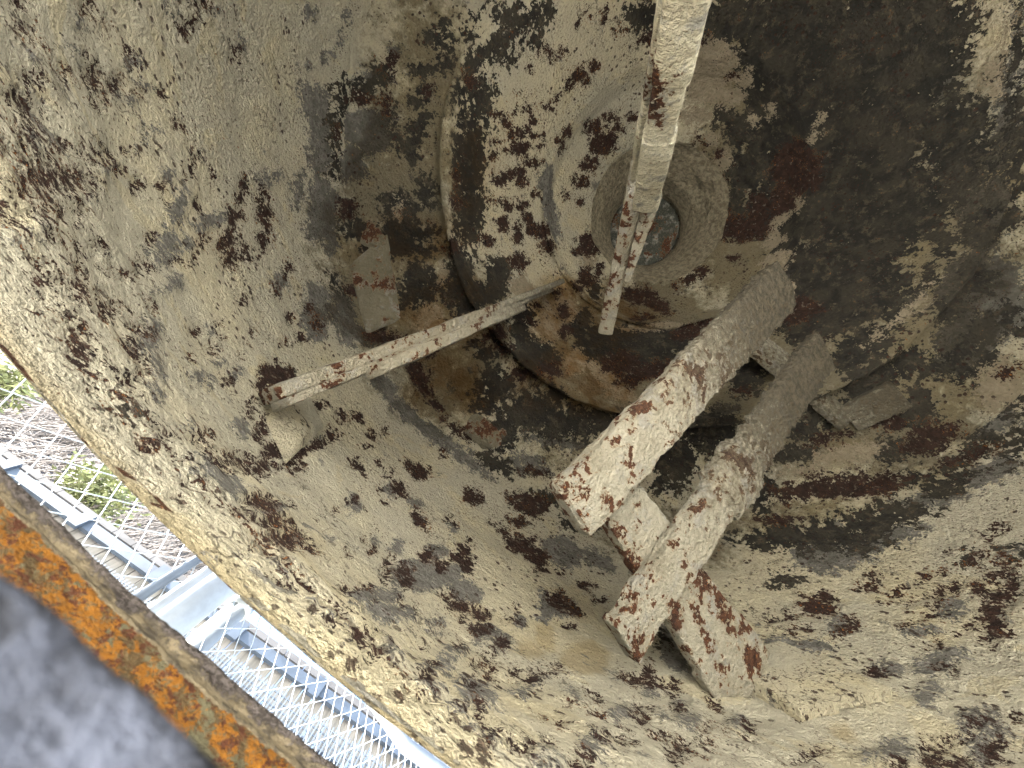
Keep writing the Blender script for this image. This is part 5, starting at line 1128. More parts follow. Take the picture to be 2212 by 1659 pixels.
d 1531,1061 1529,1091 1518,1126 1495,1148 1475,1174 1453,1181 1449,1157 1443,1134 1460,1100 1479,1075 1500,1049 1518,1048
r 1635,1095 1640,1133 1619,1175 1594,1211 1571,1198 1544,1207 1544,1169 1546,1133 1563,1096 1584,1054 1611,1052 1628,1068
r 1559,1209 1559,1223 1547,1258 1522,1300 1497,1339 1476,1361 1465,1361 1475,1328 1487,1298 1511,1254 1533,1229 1550,1210
g 1656,1289 1644,1319 1620,1361 1574,1414 1531,1447 1484,1485 1462,1485 1495,1433 1529,1385 1574,1337 1615,1301 1654,1271
r 1562,1303 1559,1322 1546,1345 1532,1352 1522,1350 1528,1327 1542,1307 1557,1293
r 1601,1263 1600,1279 1589,1294 1578,1306 1573,1297 1578,1279 1586,1260 1596,1258
r 1656,1244 1657,1264 1652,1291 1641,1310 1634,1303 1632,1285 1639,1261 1648,1239
g 1682,1171 1677,1209 1663,1241 1645,1257 1628,1255 1618,1229 1615,1191 1619,1151 1634,1123 1651,1110 1667,1117 1679,1137
r 1688,1123 1690,1155 1673,1200 1651,1223 1642,1203 1641,1167 1658,1119 1679,1103
r 1529,1620 1514,1666 1488,1703 1469,1705 1468,1670 1482,1622 1507,1588 1524,1593
r 1522,1473 1517,1489 1505,1508 1490,1522 1486,1514 1490,1497 1504,1478 1520,1462
d 1547,1468 1544,1483 1537,1495 1530,1499 1528,1489 1531,1475 1537,1465 1545,1457
g 1601,1560 1586,1608 1573,1626 1567,1615 1572,1573 1586,1524 1602,1490 1608,1512
r 1753,1275 1751,1305 1736,1341 1721,1356 1711,1349 1717,1313 1733,1281 1746,1270
g 1779,1237 1775,1269 1761,1301 1746,1331 1729,1346 1724,1328 1717,1318 1719,1294 1732,1263 1748,1238 1761,1231 1774,1223
r 1695,1482 1683,1511 1674,1524 1671,1514 1681,1476 1692,1443 1701,1433 1703,1446
r 1683,934 1678,948 1669,962 1657,977 1653,972 1655,960 1666,944 1678,931
r 1695,880 1697,915 1683,935 1670,943 1659,925 1660,892 1670,870 1684,858
r 1765,793 1760,820 1752,854 1739,897 1725,941 1715,963 1704,985 1713,950 1717,928 1732,882 1746,836 1756,814
r 1799,807 1796,835 1794,858 1784,891 1775,919 1763,949 1758,947 1759,923 1765,895 1772,863 1782,840 1792,815
r 1795,686 1797,693 1789,733 1779,775 1767,809 1757,837 1747,854 1747,842 1757,797 1770,755 1780,720 1788,699
r 1809,892 1809,908 1804,941 1797,979 1787,1017 1780,1036 1773,1053 1775,1032 1781,1000 1788,963 1798,922 1803,911
r 1818,871 1818,928 1811,939 1804,927 1801,873 1800,815 1806,800 1813,827
r 1852,682 1852,705 1841,745 1828,784 1812,815 1797,839 1794,827 1793,813 1801,779 1814,741 1830,704 1841,694
r 1771,903 1772,920 1765,932 1758,935 1752,926 1754,910 1759,895 1767,892
g 1866,816 1865,854 1858,889 1846,921 1831,917 1816,920 1810,887 1807,852 1816,819 1827,794 1841,785 1859,782
g 1830,982 1826,1008 1817,1036 1801,1062 1787,1070 1774,1074 1766,1065 1769,1040 1779,1011 1795,990 1811,968 1824,968
r 1858,501 1860,515 1857,547 1847,588 1836,618 1827,636 1817,651 1820,621 1821,595 1833,556 1842,522 1851,503
r 1830,383 1837,383 1839,420 1841,455 1836,482 1831,501 1824,510 1820,488 1815,462 1816,424 1819,394 1824,373
d 1826,568 1828,586 1822,613 1814,635 1806,634 1805,613 1810,584 1819,559
r 1879,528 1886,529 1887,580 1885,642 1876,703 1866,737 1858,739 1854,703 1851,669 1856,601 1865,550 1873,525
g 1884,429 1889,454 1887,492 1880,522 1873,551 1865,562 1857,559 1853,539 1853,509 1857,474 1865,446 1874,429
d 1880,407 1883,429 1878,467 1869,491 1863,492 1859,474 1865,440 1872,415
r 1925,733 1920,804 1906,824 1893,840 1884,800 1877,747 1875,679 1881,623 1890,573 1905,598 1917,620 1929,665
r 1932,872 1922,912 1910,946 1898,934 1891,904 1882,873 1882,818 1892,777 1903,745 1917,758 1925,791 1929,827
r 1884,864 1882,891 1877,922 1867,949 1859,960 1861,935 1869,900 1877,873
r 1782,595 1785,606 1782,625 1777,634 1773,634 1771,623 1772,605 1778,593
g 1884,1012 1876,1067 1870,1119 1850,1190 1826,1220 1805,1245 1790,1236 1797,1184 1810,1128 1831,1073 1852,1021 1873,997
r 1841,1025 1839,1049 1828,1083 1812,1102 1803,1096 1808,1065 1822,1035 1837,1008
r 1872,1134 1865,1164 1857,1165 1853,1147 1857,1114 1865,1085 1872,1087 1875,1105
g 1843,1280 1836,1319 1825,1359 1810,1392 1801,1384 1788,1389 1786,1354 1799,1307 1807,1260 1822,1232 1835,1226 1841,1251
r 1864,1100 1862,1118 1850,1151 1839,1174 1832,1179 1837,1156 1847,1129 1859,1101
r 1904,1288 1900,1308 1888,1341 1876,1375 1862,1401 1852,1418 1844,1427 1854,1398 1861,1376 1874,1344 1887,1313 1900,1286
g 1901,1292 1894,1328 1887,1363 1871,1395 1856,1423 1847,1423 1843,1410 1848,1379 1860,1342 1872,1302 1886,1284 1894,1285
r 1916,1295 1909,1320 1902,1337 1899,1332 1902,1308 1909,1283 1915,1270 1917,1276
g 1761,1534 1752,1560 1733,1599 1716,1625 1701,1639 1713,1603 1736,1561 1754,1535
r 1847,1418 1838,1442 1826,1469 1811,1498 1794,1532 1782,1546 1782,1535 1783,1526 1797,1496 1813,1468 1826,1446 1842,1419
r 1810,1533 1801,1579 1781,1622 1765,1647 1746,1674 1745,1651 1753,1606 1767,1552 1785,1514 1803,1479 1812,1484 1817,1493
r 1845,1498 1829,1542 1810,1572 1793,1590 1798,1559 1810,1522 1829,1480 1845,1471
r 1907,1372 1896,1421 1881,1458 1866,1487 1863,1470 1868,1433 1871,1407 1879,1368 1892,1342 1902,1329 1913,1313 1908,1348
r 1956,1202 1953,1217 1943,1240 1932,1257 1932,1247 1934,1233 1944,1213 1952,1201
g 1763,1583 1746,1624 1723,1662 1701,1692 1669,1735 1665,1723 1664,1707 1681,1671 1697,1630 1723,1595 1749,1566 1764,1559
r 1727,1670 1712,1702 1693,1731 1677,1745 1682,1725 1692,1699 1711,1667 1721,1664
r 1562,1823 1546,1860 1520,1905 1495,1942 1483,1954 1492,1931 1523,1879 1549,1836
r 1479,1955 1465,1978 1448,1999 1432,2013 1433,2003 1447,1983 1462,1963 1475,1952
g 1671,1707 1666,1729 1644,1770 1627,1790 1622,1789 1631,1763 1652,1720 1671,1695
y 1647,1680 1627,1727 1608,1741 1596,1736 1601,1706 1618,1672 1641,1644 1649,1657
r 1539,1736 1537,1741 1533,1747 1530,1749 1529,1747 1532,1740 1536,1734 1539,1733
g 1646,1534 1635,1568 1625,1593 1630,1570 1639,1534 1652,1492 1660,1469 1655,1498
g 1927,1312 1908,1372 1889,1447 1868,1484 1845,1515 1854,1445 1848,1419 1868,1351 1886,1290 1906,1244 1922,1237 1928,1266
d 494,-988 607,-879 710,-738 574,-720 393,-745 148,-723 -100,-792 -186,-913 -227,-999 -33,-1056 116,-1086 302,-1056
d 538,-1066 606,-1003 633,-953 614,-926 564,-908 418,-977 314,-1045 235,-1095 181,-1144 214,-1172 314,-1163 431,-1133
d 873,-824 939,-745 945,-691 894,-694 828,-714 732,-784 664,-862 603,-931 642,-947 667,-967 738,-943 817,-888
d 1012,-590 1052,-508 1040,-454 1013,-398 913,-461 823,-557 746,-639 677,-727 732,-749 762,-789 866,-727 959,-678
d 1061,-448 1073,-406 1058,-363 1028,-324 977,-285 921,-312 856,-332 850,-394 889,-437 907,-489 971,-499 1030,-489
c 718,-991 742,-967 752,-952 748,-948 734,-952 709,-968 677,-995 659,-1016 639,-1037 651,-1035 670,-1027 693,-1014
g 842,-947 947,-844 1039,-737 1015,-751 981,-774 907,-837 788,-945 665,-1045 633,-1081 566,-1136 657,-1083 725,-1041
c -170,-523 -115,-520 -99,-506 -130,-494 -188,-494 -227,-494 -255,-503 -222,-516
c 18,-490 84,-467 111,-446 57,-455 -5,-467 -76,-486 -95,-506 -46,-503
c 238,-384 297,-338 316,-313 325,-297 321,-291 260,-337 209,-370 162,-406 112,-440 116,-447 132,-445 187,-415
d -311,-909 -287,-898 -294,-869 -385,-823 -466,-768 -534,-746 -601,-721 -561,-774 -546,-806 -485,-854 -411,-890 -334,-921
d 1162,-282 1191,-186 1181,-83 1138,33 1041,51 929,83 847,-14 844,-159 862,-272 900,-374 1006,-374 1095,-352
d 1404,-104 1419,-69 1432,-30 1426,22 1423,81 1402,88 1386,92 1373,71 1291,69 1285,17 1368,-76 1386,-95
d 1371,391 1394,394 1363,476 1337,547 1295,604 1246,670 1212,684 1221,631 1244,562 1285,488 1322,411 1358,372
d 794,492 824,545 697,694 602,822 458,922 316,997 268,963 210,928 349,780 470,629 628,490 752,458
d 1147,767 1160,807 1132,872 1094,938 1033,983 975,1006 953,979 874,926 900,854 937,780 993,752 1049,733
d 567,1272 539,1313 522,1356 391,1430 270,1469 136,1514 114,1487 146,1448 186,1405 301,1344 439,1286 562,1241
d 942,-879 1091,-848 1177,-750 1196,-714 1159,-740 1022,-741 891,-862 758,-975 676,-1044 701,-1039 747,-1016 814,-974
g 651,-1089 722,-1037 781,-988 782,-979 755,-993 705,-1021 614,-1084 518,-1143 468,-1177 454,-1191 510,-1167 558,-1145
d 753,-1024 872,-928 929,-870 938,-853 923,-858 837,-924 714,-1019 578,-1109 533,-1146 505,-1169 528,-1164 641,-1099
d 893,-838 946,-762 965,-709 938,-710 890,-742 830,-801 772,-863 712,-929 716,-952 713,-980 767,-951 828,-898
g 1450,-456 1484,-366 1485,-306 1485,-241 1438,-258 1388,-296 1331,-367 1214,-400 1290,-518 1303,-552 1334,-560 1388,-508
d 1451,-293 1464,-267 1471,-200 1473,-122 1463,-46 1450,8 1437,13 1426,-7 1418,-64 1425,-155 1427,-238 1438,-284
d 1405,-429 1421,-388 1434,-349 1446,-296 1446,-248 1448,-186 1435,-188 1422,-220 1409,-260 1396,-320 1397,-367 1397,-412
d 1578,167 1587,184 1580,237 1561,294 1541,336 1517,390 1504,385 1499,363 1511,308 1527,254 1545,211 1564,171
r 1688,51 1688,88 1686,122 1676,168 1665,227 1653,243 1642,254 1637,235 1642,189 1654,139 1667,100 1677,76
d 1731,23 1738,30 1742,59 1741,93 1737,125 1729,138 1721,139 1714,124 1713,89 1712,56 1716,23 1723,5
g 1384,-505 1440,-436 1440,-362 1416,-316 1387,-274 1261,-215 1211,-311 1143,-401 1159,-454 1157,-519 1279,-574 1331,-567
g 1476,-273 1505,-238 1525,-173 1510,-107 1491,-56 1464,-30 1430,-12 1413,-78 1404,-142 1395,-218 1416,-271 1443,-314
d 1294,-513 1315,-496 1333,-463 1345,-426 1348,-390 1334,-377 1315,-389 1230,-343 1209,-369 1206,-401 1196,-439 1280,-506
d 1433,-421 1453,-394 1474,-369 1484,-340 1468,-333 1461,-314 1435,-334 1412,-356 1400,-383 1380,-416 1391,-430 1406,-438
g 1200,-722 1231,-652 1265,-584 1259,-536 1146,-482 1085,-517 1027,-592 986,-653 943,-719 968,-735 1016,-730 1079,-684
d 1140,-576 1230,-598 1167,-503 1150,-507 1133,-502 1096,-549 1063,-594 1049,-630 1046,-653 1062,-654 1081,-653 1112,-613
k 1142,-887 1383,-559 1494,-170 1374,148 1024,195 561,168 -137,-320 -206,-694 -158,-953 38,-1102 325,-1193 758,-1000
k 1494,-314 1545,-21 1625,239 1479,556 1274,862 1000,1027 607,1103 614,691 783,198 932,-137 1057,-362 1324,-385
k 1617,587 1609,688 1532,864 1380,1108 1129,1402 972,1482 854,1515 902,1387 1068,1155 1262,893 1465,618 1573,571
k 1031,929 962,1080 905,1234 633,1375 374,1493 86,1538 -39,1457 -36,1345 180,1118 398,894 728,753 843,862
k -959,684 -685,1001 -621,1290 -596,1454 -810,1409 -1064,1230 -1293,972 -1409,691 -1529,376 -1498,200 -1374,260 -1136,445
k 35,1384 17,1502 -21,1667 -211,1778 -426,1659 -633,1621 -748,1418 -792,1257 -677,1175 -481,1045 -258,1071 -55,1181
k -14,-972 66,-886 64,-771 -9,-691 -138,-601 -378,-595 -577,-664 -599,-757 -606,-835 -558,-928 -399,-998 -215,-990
d 569,-1000 678,-898 762,-797 748,-755 687,-740 492,-856 285,-947 117,-1041 147,-1086 107,-1144 234,-1139 400,-1087
d 723,-675 745,-597 789,-505 721,-465 573,-446 451,-472 332,-535 305,-608 257,-684 357,-779 499,-759 618,-743
d -248,-912 -164,-893 -138,-857 -186,-836 -255,-828 -326,-811 -383,-840 -429,-859 -442,-885 -422,-911 -386,-937 -306,-938
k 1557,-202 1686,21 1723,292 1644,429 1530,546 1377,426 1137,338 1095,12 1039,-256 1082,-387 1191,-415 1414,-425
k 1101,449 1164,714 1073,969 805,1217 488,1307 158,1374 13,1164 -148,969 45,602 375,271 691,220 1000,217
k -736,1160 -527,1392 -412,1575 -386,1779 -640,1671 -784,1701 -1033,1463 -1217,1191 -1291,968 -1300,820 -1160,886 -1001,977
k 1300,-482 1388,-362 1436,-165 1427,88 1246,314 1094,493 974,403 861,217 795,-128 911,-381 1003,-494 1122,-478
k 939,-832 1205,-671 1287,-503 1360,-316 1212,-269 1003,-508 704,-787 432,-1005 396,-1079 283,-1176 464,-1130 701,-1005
d 1205,-184 1221,-155 1230,-116 1235,-76 1225,-49 1216,-25 1202,-22 1189,-48 1178,-86 1178,-130 1183,-159 1191,-183
d 1147,-393 1167,-357 1182,-320 1180,-286 1160,-299 1138,-320 1128,-362 1130,-390
g 1171,-324 1186,-318 1203,-271 1208,-217 1210,-163 1201,-130 1186,-151 1173,-156 1160,-207 1155,-260 1152,-307 1160,-325"""

def prof(rho):
    return np.interp(rho, RHO, PR[:, 0]), np.interp(rho, RHO, PR[:, 1])

def stain_tone_fields(X, Y, n):
    """signed distance of every wall vertex to each hand-mapped patch, in metres along the wall"""
    F = {k: np.full(n, 0.0, np.float32) for k in 'rgdoyck'}
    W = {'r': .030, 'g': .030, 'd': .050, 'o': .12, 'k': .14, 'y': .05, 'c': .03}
    for line in STAINS_AND_TONES.split('\n'):
        k, *pts = line.split()
        P = np.array([[float(v) / 1000 for v in p.split(',')] for p in pts])
        w = W[k]; mg = w * 1.2
        idx = np.nonzero((X > P[:, 0].min() - mg) & (X < P[:, 0].max() + mg) & (Y > P[:, 1].min() - mg) & (Y < P[:, 1].max() + mg))[0]
        if not len(idx): continue
        x, y = X[idx], Y[idx]; d2 = np.full(len(idx), 1e9); ins = np.zeros(len(idx), bool)
        for a, b in zip(P, np.roll(P, -1, 0)):
            e = b - a; L = e @ e + 1e-12
            t = np.clip(((x - a[0]) * e[0] + (y - a[1]) * e[1]) / L, 0, 1)
            d2 = np.minimum(d2, (x - a[0] - t * e[0]) ** 2 + (y - a[1] - t * e[1]) ** 2)
            cr = ((a[1] > y) != (b[1] > y)) & (x < e[0] * (y - a[1]) / (e[1] if abs(e[1]) > 1e-12 else 1e-12) + a[0])
            ins ^= cr
        sd = np.where(ins, 1, -1) * np.sqrt(d2)
        F[k][idx] = np.maximum(F[k][idx], np.clip(.5 + sd / (2 * w), 0, 1))
    return F

dome = thing('iron_dome', 'huge hollow iron dome with peeling cream paint and brown rust patches inside', 'dome', (AXX, AXY, .10))
NT_, NR = 1150, 560
rho_end = RHO[-1]
r0 = np.interp(.155, PR[:8, 0], RHO[:8])
rho = np.linspace(RHO[2], rho_end, NR)
th = np.arange(NT_) * 2 * np.pi / NT_
R, TH = np.meshgrid(rho, th, indexing='ij')
rr, zz = prof(R)
V = np.stack([AXX + rr * np.cos(TH), AXY + rr * np.sin(TH), zz], -1).reshape(-1, 3)
# profile normal (points outward/up)
dr = np.gradient(rr[:, 0], rho); dz = np.gradient(zz[:, 0], rho)
ker = np.ones(5) / 5; dr = np.convolve(np.pad(dr, 2, 'edge'), ker, 'valid'); dz = np.convolve(np.pad(dz, 2, 'edge'), ker, 'valid')
nl = np.hypot(dr, dz) + 1e-9; nr_, nz_ = (-dz / nl), (dr / nl)
NR2 = np.repeat(nr_[:, None], NT_, 1); NZ2 = np.repeat(nz_[:, None], NT_, 1)
N = np.stack([NR2 * np.cos(TH), NR2 * np.sin(TH), NZ2], -1).reshape(-1, 3)
X = (R * np.cos(TH)).ravel(); Y = (R * np.sin(TH)).ravel()
F = stain_tone_fields(X, Y, len(V))
disp = .007 * fbm(V, 3.1, 4, 3) + .0034 * fbm(V, 16, 3, 9) + .0018 * fbm(V, 60, 2, 21)
lump = np.clip(vnoise(V, 7.5, 77) * 1.6, -.4, .6)
disp += .004 * lump
tube = np.clip(1 - np.abs(R.ravel() - RHO[5]) / .25, 0, 1)
disp += tube * (.010 * fbm(V * np.array([1, 1, 1.6]), 9, 4, 5) + .005 * fbm(V * np.array([1, 1, 3]), 22, 3, 6))
disp *= np.clip((rho_end - R.ravel()) / .16, .12, 1)
eb = np.exp(-((rho_end - R.ravel() - .060 - .008 * vnoise(V, 6, 55)) / .013) ** 2)
F['r'] = np.maximum(F['r'], np.clip(eb * (.50 + .28 * fbm(V, 20, 3, 56)), 0, .8))
disp -= .0022 * (F['r'] > .5) - .0016 * (F['g'] > .5)
V2 = V + N * (-disp)[:, None]
i = np.arange(NR - 1)[:, None] * NT_; j = np.arange(NT_)[None, :]; j2 = (j + 1) % NT_
Q = np.stack([i + j, i + NT_ + j, i + NT_ + j2, i + j2], -1).reshape(-1, 4)
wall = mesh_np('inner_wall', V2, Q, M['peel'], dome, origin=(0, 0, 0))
def put_attr(me, name, a, b, c):
    at = me.attributes.new(name, 'FLOAT_COLOR', 'POINT')
    at.data.foreach_set('color', np.stack([a, b, c, np.ones_like(a)], -1).astype(np.float32).ravel())
# paint is thin along the brown line just above the rim and thicker again on the very edge
edge = (rho_end - R.ravel())
for k_ in 'rg': F[k_] *= np.clip((edge - .012) / .03, 0, 1)
yl = np.clip(1 - np.abs(edge - .0) / .05, 0, 1) * .62
put_attr(wall.data, 'stain_a', F['r'], F['g'], F['d'])
tbm = np.clip((RHO[6] + .004 - R.ravel()) / .012, 0, 1)
put_attr(wall.data, 'tone_c', tbm, F['k'], tbm)
put_attr(wall.data, 'stain_b', F['o'], np.maximum(F['y'], yl), F['c'])

# outer shell and the broken lip that joins it to the inner wall
po = np.array([(.644, .104), (.6485, .109), (.660, .124), (.690, .160), (.735, .210), (.795, .275), (.865, .36), (.945, .45), (1.015, .62), (1.06, .80), (1.072, .95), (1.06, 1.05), (1.03, 1.14), (.9, 1.24), (.72, 1.32), (.6, 1.42), (.45, 1.56), (.32, 1.74), (.24, 2.0), (.2, 2.09), (0, 2.10)])
no = 220
Vo = []
for (r_, z_) in po:
    a = np.arange(no) * 2 * np.pi / no
    Vo.append(np.stack([AXX + r_ * np.cos(a), AXY + r_ * np.sin(a), np.full(no, z_)], -1))
Vo = np.concatenate(Vo); Vo += (fbm(Vo, 30, 3, 8) * .0004)[:, None]
i = np.arange(len(po) - 1)[:, None] * no; j = np.arange(no)[None, :]; j2 = (j + 1) % no
Qo = np.stack([i + j, i + j2, i + no + j2, i + no + j], -1).reshape(-1, 4)
shell = mesh_np('outer_shell', Vo, Qo, M['crust'], dome)

def disc(name, c, r, h, mat, parent, seg=90, rough=.002, seed=1):
    """a crusty round plug facing down"""
    Vd, Fd = [], []
    rad = [0, .25, .5, .75, .9, .97, 1.0, 1.0]; zs = [0, 0, .001, .002, .004, .001, .006, h]
    for q, (a_, z_) in enumerate(zip(rad, zs)):
        for s_ in range(seg):
            t_ = s_ * 2 * np.pi / seg
            Vd.append((c[0] + r * a_ * math.cos(t_), c[1] + r * a_ * math.sin(t_), c[2] + z_))
    for q in range(len(rad) - 1):
        for s_ in range(seg):
            Fd.append((q * seg + s_, (q + 1) * seg + s_, (q + 1) * seg + (s_ + 1) % seg, q * seg + (s_ + 1) % seg))
    Vd = np.array(Vd); Vd[:, 2] += rough * fbm(Vd, 25, 3, seed)
    return mesh_np(name, Vd, np.array(Fd), mat, parent)

plug = disc('plug', (AXX, AXY, 2.012), .158, .03, M['plug'], dome, rough=.004)

def bar(name, P0, P1, wd, w0, w1, t, mat, parent, seg=120, amp=.004, seed=0, shade_ramp=(0, 0), ex=0.15, round_end=True, bend=0.0):
    """flat crusty bar: rounded rectangular section swept from P0 to P1, wide along wd"""
    P0 = np.array(P0, float); P1 = np.array(P1, float); d = P1 - P0; L = np.linalg.norm(d); d /= L
    wd = np.array(wd, float); wd -= wd @ d * d; wd /= np.linalg.norm(wd); n = np.cross(d, wd)
    seg = int(seg * 1.7); k = 44; ph = np.arange(k) * 2 * np.pi / k
    sx = np.sign(np.cos(ph)) * np.abs(np.cos(ph)) ** ex; sy = np.sign(np.sin(ph)) * np.abs(np.sin(ph)) ** ex
    Vb = []; G = []
    ss = np.linspace(0, 1, seg); caps = [(-.0, .55), (-.0, .9)]
    st = [(0, .3, 0), (0, .8, 0), (.0008, 1, 0)] + [(s, 1, 0) for s in ss[1:-1]] + [(1 - .0008, 1, 0), (1, .8, 0), (1, .3, 0)]
    for s, f, _ in st:
        c = P0 + d * L * s + n * bend * math.sin(math.pi * s); w = (w0 + (w1 - w0) * s) / 2
        g = min(w, .5 * t)
        fx = f if f == 1 else (w - (1 - f) * g) / w
        Vb.append(c + wd * (sx * w * fx)[:, None] + n * (sy * t / 2 * f)[:, None])
        G += [shade_ramp[0] + (shade_ramp[1] - shade_ramp[0]) * s] * k  # painted shade deepens from the near end to the upper end
    Vb = np.concatenate(Vb)
    ctr = Vb - (P0 + d * ((Vb - P0) @ d)[:, None])
    lump = amp * (.28 * fbm(Vb, 12, 3, seed) + .55 * fbm(Vb, 50, 3, seed + 5))
    step_ = amp * 1.3 * (vnoise(np.c_[((Vb - P0) @ d), np.zeros(len(Vb)), np.zeros(len(Vb))], 9, seed + 3) > .15)
    sl = np.clip(((Vb - P0) @ d) / L, 0, 1); ramp = np.clip(abs(shade_ramp[1]) * (sl * 2 - .5), 0, 1)
    lump = lump + amp * 1.1 * ramp * (np.abs(fbm((Vb - P0) + d * (((Vb - P0) @ d) * 1.2)[:, None], 38, 3, seed + 8)) - .25)
    Vb = Vb + ctr / (np.linalg.norm(ctr, axis=1)[:, None] + 1e-6) * (lump + step_)[:, None]
    m_ = len(st); i = np.arange(m_ - 1)[:, None] * k; j = np.arange(k)[None, :]; j2 = (j + 1) % k
    Fq = [tuple(f) for f in np.stack([i + j, i + j2, i + k + j2, i + k + j], -1).reshape(-1, 4)]
    Fq += [tuple(range(k))[::-1], tuple(range((m_ - 1) * k, m_ * k))]
    o = mesh_np(name, Vb, Fq, mat, parent)
    put_attr(o.data, 'shade_ramp', np.array(G), np.zeros(len(G)), np.zeros(len(G)))
    return o

nut = bar('square_nut', (AXX, AXY - .045, 2.0), (AXX, AXY + .045, 2.0), (1, 0, 0), .05, .05, .03, M['nut'], plug, seg=14, amp=.003, seed=4)

def across(P0, P1):
    P0 = np.array(P0); P1 = np.array(P1); return np.cross(P1 - P0, (P0 + P1) / 2)

def blob(name, c, rad, mat, parent, amp=.15, seed=0, seg=36, axes=None):
    """lumpy rounded form"""
    Vd, Fd = [], []
    axes = np.eye(3) if axes is None else np.array(axes, float)
    n2 = seg // 2
    for a_ in range(n2 + 1):
        for b_ in range(seg):
            p = np.array([math.sin(math.pi * a_ / n2) * math.cos(2 * math.pi * b_ / seg), math.sin(math.pi * a_ / n2) * math.sin(2 * math.pi * b_ / seg), math.cos(math.pi * a_ / n2)])
            Vd.append(p)
    Vd = np.array(Vd); Vd *= (1 + amp * fbm(Vd, 1.8, 4, seed))[:, None]
    Vd = (Vd * np.array(rad)) @ axes + np.array(c)
    for a_ in range(n2):
        for b_ in range(seg):
            Fd.append((a_ * seg + b_, (a_ + 1) * seg + b_, (a_ + 1) * seg + (b_ + 1) % seg, a_ * seg + (b_ + 1) % seg))
    return mesh_np(name, Vd, np.array(Fd), mat, parent)

def plate(name, corners, nrm, t, mat, parent, seed=0, amp=.003, n=40, soft=.12):
    """thick irregular plate lying on the wall: grid over a quad, lifted along nrm, falling to the wall at its edge"""
    c = np.array(corners, float); nrm = np.array(nrm, float); nrm /= np.linalg.norm(nrm)
    u = np.linspace(0, 1, n); U, W = np.meshgrid(u, u, indexing='ij'); U, W = U.ravel()[:, None], W.ravel()[:, None]
    P = c[0] * (1 - U) * (1 - W) + c[1] * U * (1 - W) + c[2] * U * W + c[3] * (1 - U) * W
    e = np.minimum(np.minimum(U, 1 - U), np.minimum(W, 1 - W))[:, 0]
    lift = np.clip(e / soft, 0, 1) ** .4
    P = P + nrm * ((t * 1.5 * lift - t * .5) + amp * fbm(P, 20, 3, seed) * lift)[:, None] 
    i = np.arange(n - 1)[:, None] * n; j = np.arange(n - 1)[None, :]
    Fq = np.stack([i + j, i + j + 1, i + n + j + 1, i + n + j], -1).reshape(-1, 4)
    o = mesh_np(name, P, Fq, mat, parent)
    put_attr(o.data, 'shade_ramp', np.zeros(len(P)), np.zeros(len(P)), np.zeros(len(P)))
    return o

# raised lifting pads on the ceiling of the dome, each with a bolt
p1 = plate('mounting_pad', [(-0.5756, 0.3334, 1.1005), (-0.5718, 0.1925, 1.1642), (-0.3701, 0.3584, 1.1491), (-0.4002, 0.4423, 1.0729)], (0.1694, -0.2867, -0.9429), .014, M['pad'], dome, 3, .009, soft=.3)
blob('bolt', (-0.5439, 0.2398, 1.1567), (.016, .016, .012), M['plug'], p1, .2, 3)
blob('paint_lump', (-0.5926, 0.2408, 1.1462), (.045, .035, .018), M['pad'], p1, .3, 5)
p2 = blob('mounting_pad', (0.0485, 0.4428, 1.1418), (.060, .042, .016), M['pad'], dome, .22, 8, 60)
blob('bolt', (0.0914, 0.4068, 1.1529), (.014, .014, .018), M['plug'], p2, .2, 6)

# ------------------------------------------------------------------ frames hanging in the dome
d = np.array((0.1607, -0.7343, 0.6595)); w = np.array((0.9496, 0.2972, 0.0995))
nA = np.array((-0.2690, 0.6103, 0.7451))                      # frame normal, away from the viewer
G1 = 'rusted bar frames fixed inside the dome'
fr = thing('bar_frame', 'ladder-like frame of two broad flaking white bars tied by two straps, lower right', 'frame', (0.1653, 0.1804, 0.4626), G1)
bar('rail', (0.1653, 0.1804, 0.4626), (0.2779, -0.3339, 0.9246), w, .064, .088, .022, M['crust'], fr, 220, .0052, 11, (-.3, 1.7))
bar('rail', (0.3331, 0.2591, 0.4588), (0.4574, -0.3088, 0.9689), w, .068, .090, .026, M['crust'], fr, 240, .0072, 23, (-.3, 1.9))
s1 = bar('strap', (0.2070, 0.1472, 0.5789), (0.5589, 0.2169, 0.5406), d, .074, .118, .022, M['crust'], fr, 90, .0028, 37, (0, 0))
bar('foot', (0.5589, 0.2169, 0.5406), (0.6838, 0.1276, 0.6116), (-0.1370, -0.2771, -0.7060), .15, .17, .016, M['peel'], s1, 50, .004, 39, (0, 0))
s2 = bar('strap', (0.3862, -0.2958, 1.2760), (0.7518, -0.3009, 1.1813), d, .085, .088, .022, M['crust'], fr, 60, .0028, 41, (.5, .9))
bar('foot', (0.7518, -0.3009, 1.1813), (0.7655, -0.4229, 1.1495), (0.5916, 0.0990, -0.1253), .075, .08, .030, M['crust'], s2, 40, .003, 43, (.9, 1.2))

